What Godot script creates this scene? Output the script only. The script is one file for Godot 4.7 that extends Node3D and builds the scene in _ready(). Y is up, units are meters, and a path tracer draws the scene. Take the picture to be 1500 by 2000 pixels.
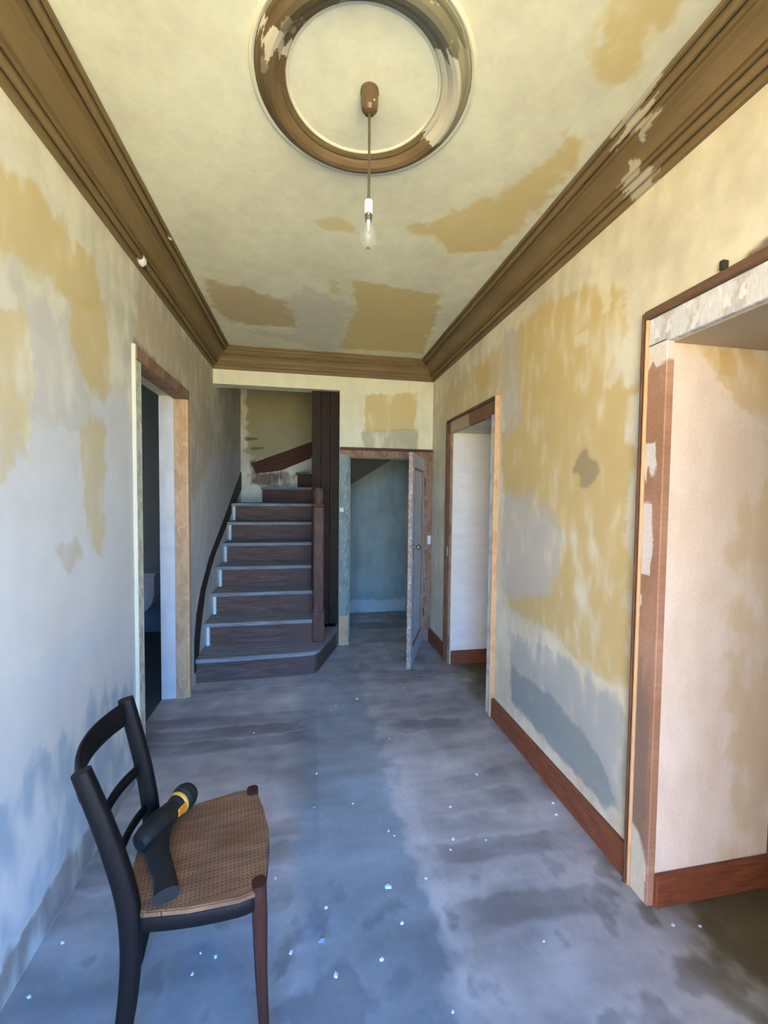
extends Node3D
# Hallway of an old house being stripped. x to the right, y up, "d" = depth away from the entrance (world z = -d). Metres.

const XL := -0.868
const XR := 1.25
const DE := 4.10
const YC := 2.826

const CREAM := Color(0.89, 0.86, 0.76)
const CREAM2 := Color(0.79, 0.755, 0.655)
const OCHRE := Color(0.80, 0.69, 0.44)
const TAN := Color(0.70, 0.59, 0.42)
const GREYP := Color(0.755, 0.725, 0.68)
const DADO := Color(0.66, 0.675, 0.66)
const DADO2 := Color(0.53, 0.57, 0.565)
const DADOL := Color(0.60, 0.66, 0.69)
const BLOB := Color(0.57, 0.53, 0.42)
const WHITE := Color(0.90, 0.88, 0.84)
const BROWN := Color(0.38, 0.31, 0.26)

var mats := {}
var used := {}


# ------------------------------------------------------------------ mesh builder
class MB:
	var v := PackedVector3Array()
	var n := PackedVector3Array()
	var u := PackedVector2Array()
	var xf := Transform3D()
	var ua := Vector3(1, 0, 0)
	var va := Vector3(0, -1, 0)
	var uo := Vector2(0, 0)

	func map(a: Vector3, b: Vector3, o: Vector2) -> MB:
		ua = a
		va = b
		uo = o
		return self

	func put(p: Vector3, m: Vector3, w = null) -> void:
		var q := xf * p
		v.append(q)
		n.append((xf.basis * m).normalized())
		u.append(w if w != null else Vector2(q.dot(ua), q.dot(va)) + uo)

	func tri(a: Vector3, b: Vector3, c: Vector3, hint: Vector3) -> void:
		var m := (c - a).cross(b - a)
		if m.length_squared() < 1e-16:
			return
		if m.dot(hint) < 0:
			m = -m
			var t := b
			b = c
			c = t
		m = m.normalized()
		put(a, m)
		put(b, m)
		put(c, m)

	func quad(a: Vector3, b: Vector3, c: Vector3, e: Vector3, hint: Vector3) -> void:
		tri(a, b, c, hint)
		tri(a, c, e, hint)

	func strip(a: Array, b: Array, c: Array, e: Array) -> void:      # each [point, normal, uv]; a b c e go round
		for t in [[a, b, c], [a, c, e]]:
			var m: Vector3 = (t[2][0] - t[0][0]).cross(t[1][0] - t[0][0])
			if m.length_squared() < 1e-18:
				continue
			var s: Array = t if m.dot(t[0][1] + t[1][1] + t[2][1]) >= 0 else [t[0], t[2], t[1]]
			for k in s:
				put(k[0], k[1], k[2])

	func box(a: Vector3, b: Vector3, ch := 0.0) -> MB:               # corners in scene axes, chamfer ch
		var lo := Vector3(minf(a.x, b.x), minf(a.y, b.y), minf(a.z, b.z))
		var hi := Vector3(maxf(a.x, b.x), maxf(a.y, b.y), maxf(a.z, b.z))
		var c := (lo + hi) / 2
		var h := (hi - lo) / 2
		ch = minf(ch, 0.45 * minf(h.x, minf(h.y, h.z)) * 2.0)
		var pts := {}
		for sx in [-1, 1]:
			for sy in [-1, 1]:
				for sz in [-1, 1]:
					var s := Vector3(sx, sy, sz)
					for ax in 3:
						var q := h - Vector3(ch, ch, ch)
						q[ax] = h[ax]
						pts[[sx, sy, sz, ax]] = c + q * s
		for ax in 3:
			var o1 := (ax + 1) % 3
			var o2 := (ax + 2) % 3
			for s in [-1, 1]:
				var loop := []
				for k in [[-1, -1], [-1, 1], [1, 1], [1, -1]]:
					var key := [0, 0, 0]
					key[ax] = s
					key[o1] = k[0]
					key[o2] = k[1]
					loop.append(pts[[key[0], key[1], key[2], ax]])
				var hint := Vector3.ZERO
				hint[ax] = s
				quad(loop[0], loop[1], loop[2], loop[3], hint)
		if ch > 0.0:
			for ax in 3:
				var o1 := (ax + 1) % 3
				var o2 := (ax + 2) % 3
				for k in [[-1, -1], [-1, 1], [1, 1], [1, -1]]:
					var q := []
					for s in [-1, 1]:
						var key := [0, 0, 0]
						key[ax] = s
						key[o1] = k[0]
						key[o2] = k[1]
						q.append(pts[[key[0], key[1], key[2], o1]])
						q.append(pts[[key[0], key[1], key[2], o2]])
					var hint := Vector3.ZERO
					hint[o1] = k[0]
					hint[o2] = k[1]
					quad(q[0], q[1], q[3], q[2], hint)
			for sx in [-1, 1]:
				for sy in [-1, 1]:
					for sz in [-1, 1]:
						tri(pts[[sx, sy, sz, 0]], pts[[sx, sy, sz, 1]], pts[[sx, sy, sz, 2]], Vector3(sx, sy, sz))
		return self

	func prism(poly: PackedVector2Array, at: Callable, t0: float, t1: float, dir: Vector3) -> MB:   # flat polygon, at.call(p, t) -> Vector3
		var idx := Geometry2D.triangulate_polygon(poly)
		for k in range(0, idx.size(), 3):
			tri(at.call(poly[idx[k]], t0), at.call(poly[idx[k + 1]], t0), at.call(poly[idx[k + 2]], t0), -dir)
			tri(at.call(poly[idx[k]], t1), at.call(poly[idx[k + 1]], t1), at.call(poly[idx[k + 2]], t1), dir)
		var ccw := not Geometry2D.is_polygon_clockwise(poly)
		for i in poly.size():
			var p := poly[i]
			var q := poly[(i + 1) % poly.size()]
			var e := (q - p).normalized()
			var o := Vector2(e.y, -e.x) * (1.0 if ccw else -1.0)
			var mid := (p + q) / 2
			var hint: Vector3 = at.call(mid + o * 0.01, t0) - at.call(mid, t0)
			quad(at.call(p, t0), at.call(q, t0), at.call(q, t1), at.call(p, t1), hint)
		return self

	func lathe(prof: Array, seg := 24, a0 := 0.0, closed := false) -> MB:         # prof: Vector2(radius, y)
		var cnt := prof.size()
		var last := cnt if closed else cnt - 1
		for i in last:
			var p: Vector2 = prof[i]
			var q: Vector2 = prof[(i + 1) % cnt]
			var e := (q - p).normalized()
			var o := Vector2(e.y, -e.x)
			for k in seg:
				var A := []
				for w in [[p, k, i], [q, k, i + 1], [q, k + 1, i + 1], [p, k + 1, i]]:
					var an: float = a0 + TAU * w[1] / seg
					var dirn := Vector3(cos(an), 0, sin(an))
					A.append([dirn * w[0].x + Vector3(0, w[0].y, 0), dirn * o.x + Vector3(0, o.y, 0), Vector2(float(w[1]) / seg, float(w[2]) / last)])
				strip(A[0], A[1], A[2], A[3])
		return self

	func tube(pts: Array, rad: Array, up: Vector3, sides := 10, sq := 2.0) -> MB:      # rad: Vector2(half along "side", half along "up"); sq 2 round, 4 boxy
		var rings := []
		var c := Curve3D.new()
		for i in pts.size():
			var a: Vector3 = pts[maxi(i - 1, 0)]
			var b: Vector3 = pts[mini(i + 1, pts.size() - 1)]
			var t := (b - a) / 6.0
			c.add_point(pts[i], -t, t)
		var steps: int = (pts.size() - 1) * 6 if pts.size() > 2 else 1
		var run := 0.0
		for s in steps + 1:
			var f := float(s) / steps * (pts.size() - 1)
			var i := mini(int(f), pts.size() - 2)
			var w := f - i
			var p := c.sample(i, w)
			var p2 := c.sample(i, minf(w + 0.02, 1.0))
			var p1 := c.sample(i, maxf(w - 0.02, 0.0))
			var t := (p2 - p1).normalized()
			var side := t.cross(up).normalized()
			var uu := side.cross(t).normalized()
			var r: Vector2 = rad[i].lerp(rad[i + 1], w)
			if s > 0:
				run += p.distance_to(rings[-1][0][3])
			var ring := []
			for k in sides + 1:
				var an := TAU * k / sides
				var cx := signf(cos(an)) * pow(absf(cos(an)), 2.0 / sq)
				var cy := signf(sin(an)) * pow(absf(sin(an)), 2.0 / sq)
				var nn := (side * signf(cos(an)) * pow(absf(cos(an)), 2.0 - 2.0 / sq) / r.x + uu * signf(sin(an)) * pow(absf(sin(an)), 2.0 - 2.0 / sq) / r.y).normalized()
				ring.append([p + side * cx * r.x + uu * cy * r.y, nn, Vector2(float(k) / sides, run), p])
			rings.append(ring)
		for s in steps:
			for k in sides:
				strip(rings[s][k], rings[s + 1][k], rings[s + 1][k + 1], rings[s][k + 1])
		for e in [[0, 1], [steps, steps - 1]]:
			var ring: Array = rings[e[0]]
			var hint: Vector3 = ring[0][3] - rings[e[1]][0][3]
			for k in sides:
				tri(ring[0][3], ring[k][0], ring[k + 1][0], hint)
		return self

	func ball(c: Vector3, r: Vector3, seg := 16, rows := 10) -> MB:
		for i in rows:
			for k in seg:
				var A := []
				for w in [[i, k], [i + 1, k], [i + 1, k + 1], [i, k + 1]]:
					var la: float = PI * w[0] / rows
					var lo: float = TAU * w[1] / seg
					var o := Vector3(sin(la) * cos(lo), cos(la), sin(la) * sin(lo))
					A.append([c + o * r, (o / r).normalized(), Vector2(float(w[1]) / seg, float(w[0]) / rows)])
				strip(A[0], A[1], A[2], A[3])
		return self

	func mesh() -> ArrayMesh:
		var arr := []
		arr.resize(Mesh.ARRAY_MAX)
		arr[Mesh.ARRAY_VERTEX] = v
		arr[Mesh.ARRAY_NORMAL] = n
		arr[Mesh.ARRAY_TEX_UV] = u
		var m := ArrayMesh.new()
		m.add_surface_from_arrays(Mesh.PRIMITIVE_TRIANGLES, arr)
		return m


# ------------------------------------------------------------------ scene helpers
func V(x: float, y: float, d: float) -> Vector3:
	return Vector3(x, y, -d)


func numbered(called: String) -> String:
	var k: int = used.get(called, -1) + 1
	used[called] = k
	return called if k == 0 else "%s_%03d" % [called, k]


func part(parent: Node3D, called: String, b: MB, m: Material) -> MeshInstance3D:
	var o := MeshInstance3D.new()
	o.name = called if parent != self else numbered(called)
	o.mesh = b.mesh()
	o.material_override = null
	o.mesh.surface_set_material(0, m)
	o.cast_shadow = GeometryInstance3D.SHADOW_CASTING_SETTING_ON
	parent.add_child(o, true)
	return o


func tag(o: Node3D, label: String, category: String, group := "", kind := "") -> Node3D:
	if label:
		o.set_meta("label", label)
	if category:
		o.set_meta("category", category)
	if group:
		o.set_meta("group", group)
	if kind:
		o.set_meta("kind", kind)
	return o


func struct(called: String, b: MB, m: Material, label: String, category: String) -> MeshInstance3D:
	var o := part(self, called, b, m)
	tag(o, label, category, "", "structure")
	return o


func thing(called: String, at: Vector3, label: String, category: String, group := "", kind := "") -> Node3D:
	var o := Node3D.new()
	o.name = numbered(called)
	add_child(o)
	o.position = at
	return tag(o, label, category, group, kind)


func bx(a: Vector3, b: Vector3, ch := 0.0) -> MB:
	return MB.new().box(a, b, ch)


# ------------------------------------------------------------------ textures
func noise(w: int, h: int, freq: float, sd: int, sx := 1.0, sy := 1.0) -> PackedByteArray:
	# freq: features per pixel of the finest axis; sx, sy stretch
	var f := FastNoiseLite.new()
	f.noise_type = FastNoiseLite.TYPE_SIMPLEX_SMOOTH
	f.seed = sd
	f.frequency = freq
	f.fractal_octaves = 4
	var im := f.get_image(maxi(8, int(w / sx)), maxi(8, int(h / sy)), false, false, true)
	im.convert(Image.FORMAT_L8)
	im.resize(w, h, Image.INTERPOLATE_CUBIC)
	return im.get_data()


func paint(w: float, h: float, a0: float, top: float, ppm: float, c0: Color, c1: Color, sd: int, patches: Array, streak := 3.0, grain := 0.05, flip := false) -> ImageTexture:
	# a picture of bare and painted plaster, w x h metres; patch: [colour, alpha, ragged edge in metres, wear 0..1, flat list of (a, b) in metres]
	var W := int(w * ppm)
	var H := int(h * ppm)
	var n1 := noise(W, H, 1.6 / ppm, sd)
	var n2 := noise(W, H, 7.0 / ppm, sd + 1)
	var n3 := noise(W, H, 9.0 / ppm, sd + 2, 1.0, streak)
	var n4 := noise(W, H, 60.0 / ppm, sd + 3)
	var d := PackedByteArray()
	d.resize(W * H * 3)
	var i := 0
	for k in W * H:
		var t: float = (n1[k] * 0.5 + n2[k] * 0.2 + n3[k] * 0.3) / 255.0
		t = clampf((t - 0.5) * 2.6 + 0.5, 0, 1)
		var g := 255.0 * (1.0 + grain * (n4[k] / 255.0 - 0.5))
		d[i] = int((c0.r + (c1.r - c0.r) * t) * g)
		d[i + 1] = int((c0.g + (c1.g - c0.g) * t) * g)
		d[i + 2] = int((c0.b + (c1.b - c0.b) * t) * g)
		i += 3
	for p in patches:
		var poly := PackedVector2Array()
		var lo := Vector2(1e9, 1e9)
		var hi := Vector2(-1e9, -1e9)
		var src: Array = p[4]
		for j in range(0, src.size(), 2):
			var q := Vector2((src[j] - a0) * ppm, (top - src[j + 1]) * ppm)
			poly.append(q)
			lo = lo.min(q)
			hi = hi.max(q)
		var rough: float = p[2] * ppm
		var col: Color = p[0]
		var al: float = p[1]
		var wear: float = p[3]
		for y in range(maxi(0, int(lo.y - rough)), mini(H, int(hi.y + rough) + 1)):
			for x in range(maxi(0, int(lo.x - rough)), mini(W, int(hi.x + rough) + 1)):
				var k := y * W + x
				var shift := Vector2((n2[k] / 127.5 - 1.0) * rough, (n3[k] / 127.5 - 1.0) * rough * 1.2)
				var hits := 0
				for sc in [0.0, 0.45, 0.9, 1.4]:
					if Geometry2D.is_point_in_polygon(Vector2(x, y) + shift * sc, poly):
						hits += 1
				if hits == 0:
					continue
				var a := al * hits / 4.0
				if wear > 0.0:
					a *= smoothstep(wear - 0.22, wear + 0.22, (n3[k] * 0.6 + n1[k] * 0.4) / 255.0)
				a *= 0.9 + 0.2 * (n4[k] / 255.0 - 0.5)
				var m := k * 3
				d[m] = int(d[m] + (col.r * 255.0 - d[m]) * a)
				d[m + 1] = int(d[m + 1] + (col.g * 255.0 - d[m + 1]) * a)
				d[m + 2] = int(d[m + 2] + (col.b * 255.0 - d[m + 2]) * a)
	return ImageTexture.create_from_image(Image.create_from_data(W, H, false, Image.FORMAT_RGB8, d))


func textured(t: Texture2D, rough := 0.85, spec := 0.4) -> StandardMaterial3D:
	var m := StandardMaterial3D.new()
	m.albedo_texture = t
	m.roughness = rough
	m.metallic_specular = spec
	return m


func flat(c: Color, rough := 0.7, metal := 0.0) -> StandardMaterial3D:
	var m := StandardMaterial3D.new()
	m.albedo_color = c
	m.roughness = rough
	m.metallic = metal
	return m


var wood_tex: ImageTexture
var peel_tex := {}


func grainy(c: Color, axis: String, rough := 0.6, amount := 1.0) -> StandardMaterial3D:
	# wood with its grain along x, y or z
	var m := StandardMaterial3D.new()
	m.albedo_color = c
	m.albedo_texture = wood_tex
	m.uv1_triplanar = true
	m.uv1_scale = {"x": Vector3(0.7, 6, 6), "y": Vector3(6, 0.7, 6), "z": Vector3(6, 6, 0.7)}[axis] * amount
	m.roughness = rough
	m.metallic_specular = 0.3
	return m


func peeling(called: String, c: Array, sd: int, cover: float, stretch := 3.0) -> ImageTexture:
	# three coats over each other, worn in flakes: tileable enough for narrow trims
	if peel_tex.has(called):
		return peel_tex[called]
	var W := 160
	var H := 768
	var a := noise(W, H, 0.014, sd, 1.0, stretch)
	var b := noise(W, H, 0.03, sd + 1, 1.0, stretch)
	var g := noise(W, H, 0.2, sd + 2, 1.0, 8.0)
	var d := PackedByteArray()
	d.resize(W * H * 3)
	for k in W * H:
		var col: Color = c[0].lerp(c[1], smoothstep(cover - 0.10, cover + 0.12, a[k] / 255.0) * 0.85)
		col = col.lerp(c[2], smoothstep(cover + 0.10, cover + 0.20, b[k] / 255.0) * 0.8)
		var s := 255.0 * (0.94 + 0.12 * g[k] / 255.0)
		d[k * 3] = mini(255, int(col.r * s))
		d[k * 3 + 1] = mini(255, int(col.g * s))
		d[k * 3 + 2] = mini(255, int(col.b * s))
	var t := ImageTexture.create_from_image(Image.create_from_data(W, H, false, Image.FORMAT_RGB8, d))
	peel_tex[called] = t
	return t


func peel_mat(called: String, c: Array, sd: int, cover: float, scale := Vector3(3, 0.9, 3), rough := 0.7) -> StandardMaterial3D:
	var m := textured(peeling(called, c, sd, cover), rough)
	m.uv1_triplanar = true
	m.uv1_scale = scale
	return m


func slab_with_holes(b: MB, at: Callable, a0: float, a1: float, y0: float, y1: float, holes: Array) -> MB:
	# at.call(a, y, side) gives a corner; side 0 inner face, 1 outer face; hole: [a0, a1, y0, y1]
	var cuts := [a0, a1]
	for h in holes:
		for c in [h[0], h[1]]:
			if c > a0 and c < a1 and not cuts.has(c):
				cuts.append(c)
	cuts.sort()
	for i in cuts.size() - 1:
		var mid: float = (cuts[i] + cuts[i + 1]) / 2
		var open := []
		for h in holes:
			if mid > h[0] and mid < h[1]:
				open.append([h[2], h[3]])
		open.sort()
		var y := y0
		for o in open:
			if o[0] > y:
				b.box(at.call(cuts[i], y, 0), at.call(cuts[i + 1], o[0], 1))
			y = maxf(y, o[1])
		if y < y1:
			b.box(at.call(cuts[i], y, 0), at.call(cuts[i + 1], y1, 1))
	return b


func _ready() -> void:
	# ---------------------------------------------------------------- camera, sky, sun, exposure
	var cam := Camera3D.new()
	cam.name = "camera"
	add_child(cam)
	var yaw := deg_to_rad(10.4076)
	var pit := deg_to_rad(2.27664)
	var rol := deg_to_rad(-0.62124)
	var r0 := V(cos(yaw), 0, -sin(yaw))
	var fw := V(sin(yaw) * cos(pit), -sin(pit), cos(yaw) * cos(pit))
	var u0 := V(sin(yaw) * sin(pit), cos(pit), cos(yaw) * sin(pit))
	cam.transform = Transform3D(Basis(r0 * cos(rol) - u0 * sin(rol), r0 * sin(rol) + u0 * cos(rol), -fw), V(0, 1.5, 0))
	cam.keep_aspect = Camera3D.KEEP_HEIGHT
	cam.fov = rad_to_deg(2.0 * atan(1000.0 / 809.12))
	cam.near = 0.02
	cam.current = true

	var env := Environment.new()
	var sky := Sky.new()
	var sm := ProceduralSkyMaterial.new()
	sm.sky_top_color = Color(0.24, 0.53, 0.95)
	sm.sky_horizon_color = Color(0.52, 0.76, 1.0)
	sm.sky_curve = 0.2
	sm.sky_energy_multiplier = 1.0
	sm.ground_bottom_color = Color(0.45, 0.42, 0.33)
	sm.ground_horizon_color = Color(0.62, 0.72, 0.86)
	sky.sky_material = sm
	env.background_mode = Environment.BG_SKY
	env.sky = sky
	env.background_energy_multiplier = 3.3
	env.tonemap_mode = Environment.TONE_MAPPER_LINEAR
	env.tonemap_exposure = 5.8
	env.sdfgi_enabled = true
	env.ssao_enabled = true
	env.ssil_enabled = true
	var we := WorldEnvironment.new()
	we.name = "environment"
	we.environment = env
	add_child(we)

	var sun := DirectionalLight3D.new()
	sun.name = "sun"
	sun.light_color = Color(1.0, 0.93, 0.79)
	sun.light_energy = 7.0
	sun.light_angular_distance = 0.5
	sun.shadow_enabled = true
	add_child(sun)
	sun.look_at_from_position(V(8, 10, 6.0), V(0, 0, 0), Vector3.UP)

	# ---------------------------------------------------------------- materials
	seed(7)
	var wn := noise(256, 256, 0.035, 91)
	var wn2 := noise(256, 256, 0.12, 92)
	var wd := PackedByteArray()
	wd.resize(256 * 256 * 3)
	for k in 256 * 256:
		var edge := mini(mini(k % 256, 255 - k % 256), mini(k / 256, 255 - k / 256))
		var s := lerpf(0.5, wn[k] / 255.0 * 0.65 + wn2[k] / 255.0 * 0.35, clampf(edge / 20.0, 0, 1))
		var g := int(255.0 * clampf(0.66 + 0.38 * (s - 0.3), 0, 1))
		wd[k * 3] = g
		wd[k * 3 + 1] = g
		wd[k * 3 + 2] = g
	wood_tex = ImageTexture.create_from_image(Image.create_from_data(256, 256, false, Image.FORMAT_RGB8, wd))

	mats.left = textured(paint(6.6, 4.0, -0.9, 4.0, 75.0, CREAM, CREAM2, 11, [
		[Color(0.82, 0.815, 0.80), 0.8, 0.16, 0.0, [0.2, 1.75, 1.3, 1.80, 1.5, 1.66, 1.75, 1.82, 2.05, 1.95, 2.3, 1.9, 2.36, 1.9, 2.36, -0.05, 0.2, -0.05]],
		[Color(0.84, 0.845, 0.835), 0.85, 0.12, 0.0, [3.2, 1.85, 3.8, 1.9, 4.6, 1.9, 5.9, 2.2, 5.9, -0.1, 3.2, -0.1]],
		[BROWN, 0.6, 0.02, 0.35, [2.30, 2.29, 2.62, 2.275, 2.62, 2.235, 2.30, 2.24]],
		[BROWN, 0.6, 0.02, 0.35, [2.98, 2.275, 3.22, 2.27, 3.22, 2.235, 2.98, 2.235]],
		[GREYP, 0.45, 0.15, 0.45, [2.2, 2.7, 5.7, 2.7, 5.7, 0.0, 3.2, 0.0, 3.3, 1.4, 2.2, 2.0]],
		[GREYP, 0.6, 0.08, 0.2, [1.48, 2.13, 1.72, 2.17, 1.82, 1.94, 1.98, 1.79, 1.78, 1.74, 1.51, 1.73, 1.52, 1.92]],
		[OCHRE, 0.75, 0.06, 0.2, [1.0, 2.5, 1.40, 2.43, 1.54, 2.50, 1.64, 2.45, 1.92, 2.46, 1.98, 2.37, 1.95, 2.27, 1.69, 2.20, 1.63, 2.25, 1.46, 2.21, 1.0, 2.20]],
		[OCHRE, 0.7, 0.05, 0.25, [1.72, 2.21, 2.00, 2.34, 2.06, 2.10, 2.00, 1.88, 1.82, 1.96, 1.75, 2.07]],
		[OCHRE, 0.6, 0.06, 0.3, [1.1, 2.0, 1.39, 2.03, 1.50, 2.07, 1.51, 1.83, 1.46, 1.63, 1.37, 1.53, 1.1, 1.6]],
		[OCHRE, 0.6, 0.04, 0.3, [1.78, 1.76, 1.91, 1.82, 2.00, 1.79, 1.96, 1.22, 1.84, 1.30, 1.82, 1.50]],
		[TAN, 0.4, 0.03, 0.2, [1.60, 1.32, 1.76, 1.33, 1.81, 1.26, 1.69, 1.20]],
		[TAN, 0.35, 0.1, 0.25, [2.35, 2.55, 2.87, 2.61, 3.98, 2.62, 4.00, 1.80, 3.36, 1.44, 3.32, 2.23, 2.28, 2.27]],
		[DADOL, 0.85, 0.08, 0.46, [0.2, 0.6, 1.33, 0.60, 1.55, 0.62, 1.94, 0.62, 2.25, 0.53, 2.25, 0.15, 1.72, 0.15, 0.2, 0.18]],
		[BROWN, 0.55, 0.04, 0.3, [0.2, 0.11, 1.32, 0.12, 1.45, 0.14, 1.65, 0.16, 2.28, 0.1, 2.28, -0.02, 0.2, -0.02]],
	]))
	mats.right = textured(paint(6.6, 4.0, -0.9, 4.0, 75.0, CREAM, CREAM2, 23, [
		[OCHRE, 0.5, 0.08, 0.3, [3.79, 2.46, 3.11, 2.50, 2.55, 2.53, 2.44, 2.36, 2.49, 2.12, 3.31, 2.18, 3.73, 2.16]],
		[OCHRE, 0.85, 0.06, 0.33, [2.32, 2.57, 1.92, 2.51, 1.69, 2.47, 1.49, 2.34, 1.48, 2.18, 1.54, 1.99, 1.42, 1.92, 1.42, 1.65, 1.45, 1.43, 1.42, 1.24, 1.39, 0.75, 1.50, 0.72, 1.72, 0.74, 1.93, 0.81, 2.36, 0.80, 2.47, 0.91, 1.93, 1.00, 1.86, 1.30, 2.05, 1.42, 2.50, 1.53, 2.56, 1.90, 2.33, 2.06, 2.44, 2.40]],
		[GREYP, 0.8, 0.05, 0.3, [2.50, 1.53, 2.16, 1.53, 1.91, 1.43, 1.86, 1.27, 1.93, 1.00, 2.37, 0.86, 2.51, 0.90]],
		[OCHRE, 0.7, 0.03, 0.2, [3.02, 2.49, 2.78, 2.47, 2.75, 2.29, 3.00, 2.29]],
		[DADO, 0.8, 0.06, 0.35, [2.39, 0.66, 1.92, 0.72, 1.38, 0.65, 1.38, 0.24, 1.46, 0.26, 1.66, 0.31, 2.34, 0.23]],
		[DADO2, 0.9, 0.025, 0.2, [2.35, 0.45, 1.86, 0.47, 1.56, 0.39, 1.43, 0.24, 1.52, 0.19, 2.34, 0.23]],
		[BLOB, 0.75, 0.015, 0.0, [1.78, 1.66, 1.74, 1.72, 1.70, 1.74, 1.69, 1.70, 1.63, 1.67, 1.60, 1.63, 1.63, 1.58, 1.68, 1.55, 1.74, 1.56, 1.74, 1.61, 1.79, 1.63]],
		[CREAM, 0.8, 0.03, 0.2, [1.65, 2.48, 1.57, 2.42, 1.57, 2.30, 1.62, 2.30]],
		[CREAM, 0.7, 0.03, 0.2, [1.81, 2.28, 1.71, 2.27, 1.71, 2.20, 1.80, 2.21]],
		[CREAM, 0.7, 0.03, 0.2, [1.60, 2.01, 1.43, 2.16, 1.42, 2.08, 1.57, 1.96]],
		[GREYP, 0.7, 0.05, 0.1, [2.55, 2.60, 2.35, 2.52, 2.29, 1.93, 2.48, 1.89, 2.57, 2.21]],
		[Color(0.87, 0.73, 0.56), 0.75, 0.012, 0.0, [1.36, 2.18, 1.398, 2.18, 1.398, 0.2, 1.36, 0.2]],
		[BROWN, 0.8, 0.01, 0.0, [1.05, 2.20, 0.98, 2.235, 0.90, 2.24, 0.90, 2.15, 1.05, 2.15]],
		[WHITE, 0.7, 0.02, 0.1, [1.37, 1.92, 1.46, 1.90, 1.46, 1.72, 1.37, 1.70]],
	]))
	mats.end = textured(paint(2.2, 4.0, -0.9, 4.0, 75.0, Color(0.91, 0.89, 0.77), Color(0.87, 0.84, 0.72), 31, [
		[OCHRE, 0.75, 0.025, 0.15, [0.54, 2.50, 1.08, 2.55, 1.05, 2.17, 0.55, 2.13]],
		[BLOB, 0.5, 0.03, 0.3, [0.51, 2.13, 1.09, 2.19, 1.09, 1.96, 0.56, 1.94]],
	]))
	mats.back = textured(paint(2.2, 4.0, -0.9, 4.0, 75.0, CREAM, CREAM2, 37, [
		[Color(0.60, 0.565, 0.40), 0.85, 0.08, 0.0, [-0.80, 3.95, 0.3, 3.95, 0.3, 2.1, 0.04, 2.1, -0.41, 2.0, -0.68, 1.95, -0.80, 2.0]],
		[BROWN, 0.85, 0.06, 0.3, [-0.75, 1.94, -0.63, 1.94, -0.63, 1.77, -0.35, 1.78, -0.35, 1.68, -0.55, 1.62, -0.76, 1.64]],
		[BROWN, 0.6, 0.05, 0.3, [-0.55, 1.67, -0.28, 1.81, -0.18, 1.75, -0.28, 1.61, -0.48, 1.60]],
		[BROWN, 0.8, 0.012, 0.0, [-0.84, 2.25, -0.66, 2.25, -0.66, 2.22, -0.81, 2.21]],
		[BROWN, 0.7, 0.012, 0.0, [-0.75, 2.12, -0.58, 2.13, -0.60, 2.10, -0.74, 2.08]],
	]))
	mats.ceiling = textured(paint(5.0, 2.2, -0.9, 1.27, 75.0, Color(0.89, 0.87, 0.76), Color(0.84, 0.815, 0.71), 41, [
		[GREYP, 0.5, 0.1, 0.0, [3.53, -0.59, 3.95, 0.27, 2.97, 0.31, 2.75, -0.01, 2.95, -0.15, 3.53, -0.09]],
		[OCHRE, 0.75, 0.05, 0.05, [2.04, 0.47, 1.97, 0.60, 1.86, 0.69, 1.72, 0.86, 1.51, 0.93, 1.42, 0.95, 1.43, 1.02, 1.54, 1.05, 1.77, 1.04, 2.01, 1.01, 2.15, 0.97, 2.22, 0.76, 2.10, 0.68, 2.09, 0.50]],
		[OCHRE, 0.8, 0.05, 0.05, [2.59, 0.27, 2.67, 0.85, 2.93, 0.92, 3.78, 1.06, 3.81, 0.28, 2.96, 0.34]],
		[TAN, 0.7, 0.06, 0.05, [2.75, -0.64, 2.95, -0.15, 3.42, -0.09, 3.42, -0.58, 3.17, -0.66]],
		[OCHRE, 0.6, 0.02, 0.0, [2.09, 0.03, 2.03, 0.11, 2.08, 0.23, 2.13, 0.22, 2.15, 0.09]],
		[OCHRE, 0.75, 0.05, 0.25, [0.9, 0.76, 0.9, 0.96, 1.07, 0.99, 1.21, 1.00, 1.22, 0.88, 1.14, 0.85]],
		[OCHRE, 0.5, 0.02, 0.0, [2.62, 0.13, 2.63, 0.19, 2.81, 0.20, 2.80, 0.14]],
	], 1.0))
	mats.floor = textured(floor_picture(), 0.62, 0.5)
	mats.closet = textured(paint(1.3, 2.8, 0.0, 2.8, 100.0, Color(0.62, 0.66, 0.62), Color(0.54, 0.585, 0.56), 53, [
		[WHITE, 0.5, 0.04, 0.3, [0.3, 0.16, 1.25, 0.16, 1.25, 0.0, 0.3, 0.0]],
	], 6.0))
	mats.plain = textured(paint(2.0, 2.0, 0.0, 2.0, 80.0, CREAM2, GREYP, 61, []))
	mats.plain.uv1_triplanar = true
	mats.plain.uv1_scale = Vector3(0.5, 0.5, 0.5)
	mats.reveal = textured(paint(0.6, 2.1, 0.0, 2.1, 220.0, Color(0.91, 0.86, 0.79), Color(0.87, 0.805, 0.72), 67, [
		[OCHRE, 0.55, 0.06, 0.2, [0.06, 2.08, 0.55, 2.08, 0.55, 1.72, 0.35, 1.80, 0.2, 1.93]],
		[OCHRE, 0.35, 0.1, 0.35, [0.3, 1.5, 0.52, 1.6, 0.52, 0.1, 0.34, 0.1]],
		[OCHRE, 0.5, 0.02, 0.0, [0.2, 2.03, 0.28, 2.03, 0.28, 1.95, 0.2, 1.95]],
	]))
	mats.whiteplaster = textured(paint(0.6, 2.2, 0.0, 2.2, 100.0, WHITE, Color(0.86, 0.84, 0.80), 71, []))
	mats.whiteplaster.uv1_triplanar = true
	mats.cornice = textured(cornice_picture(1.34), 0.6)
	mats.cornice_plain = textured(cornice_picture(-9.0), 0.6)
	mats.brownwood_y = grainy(Color(0.58, 0.40, 0.28), "y", 0.6)
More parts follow.
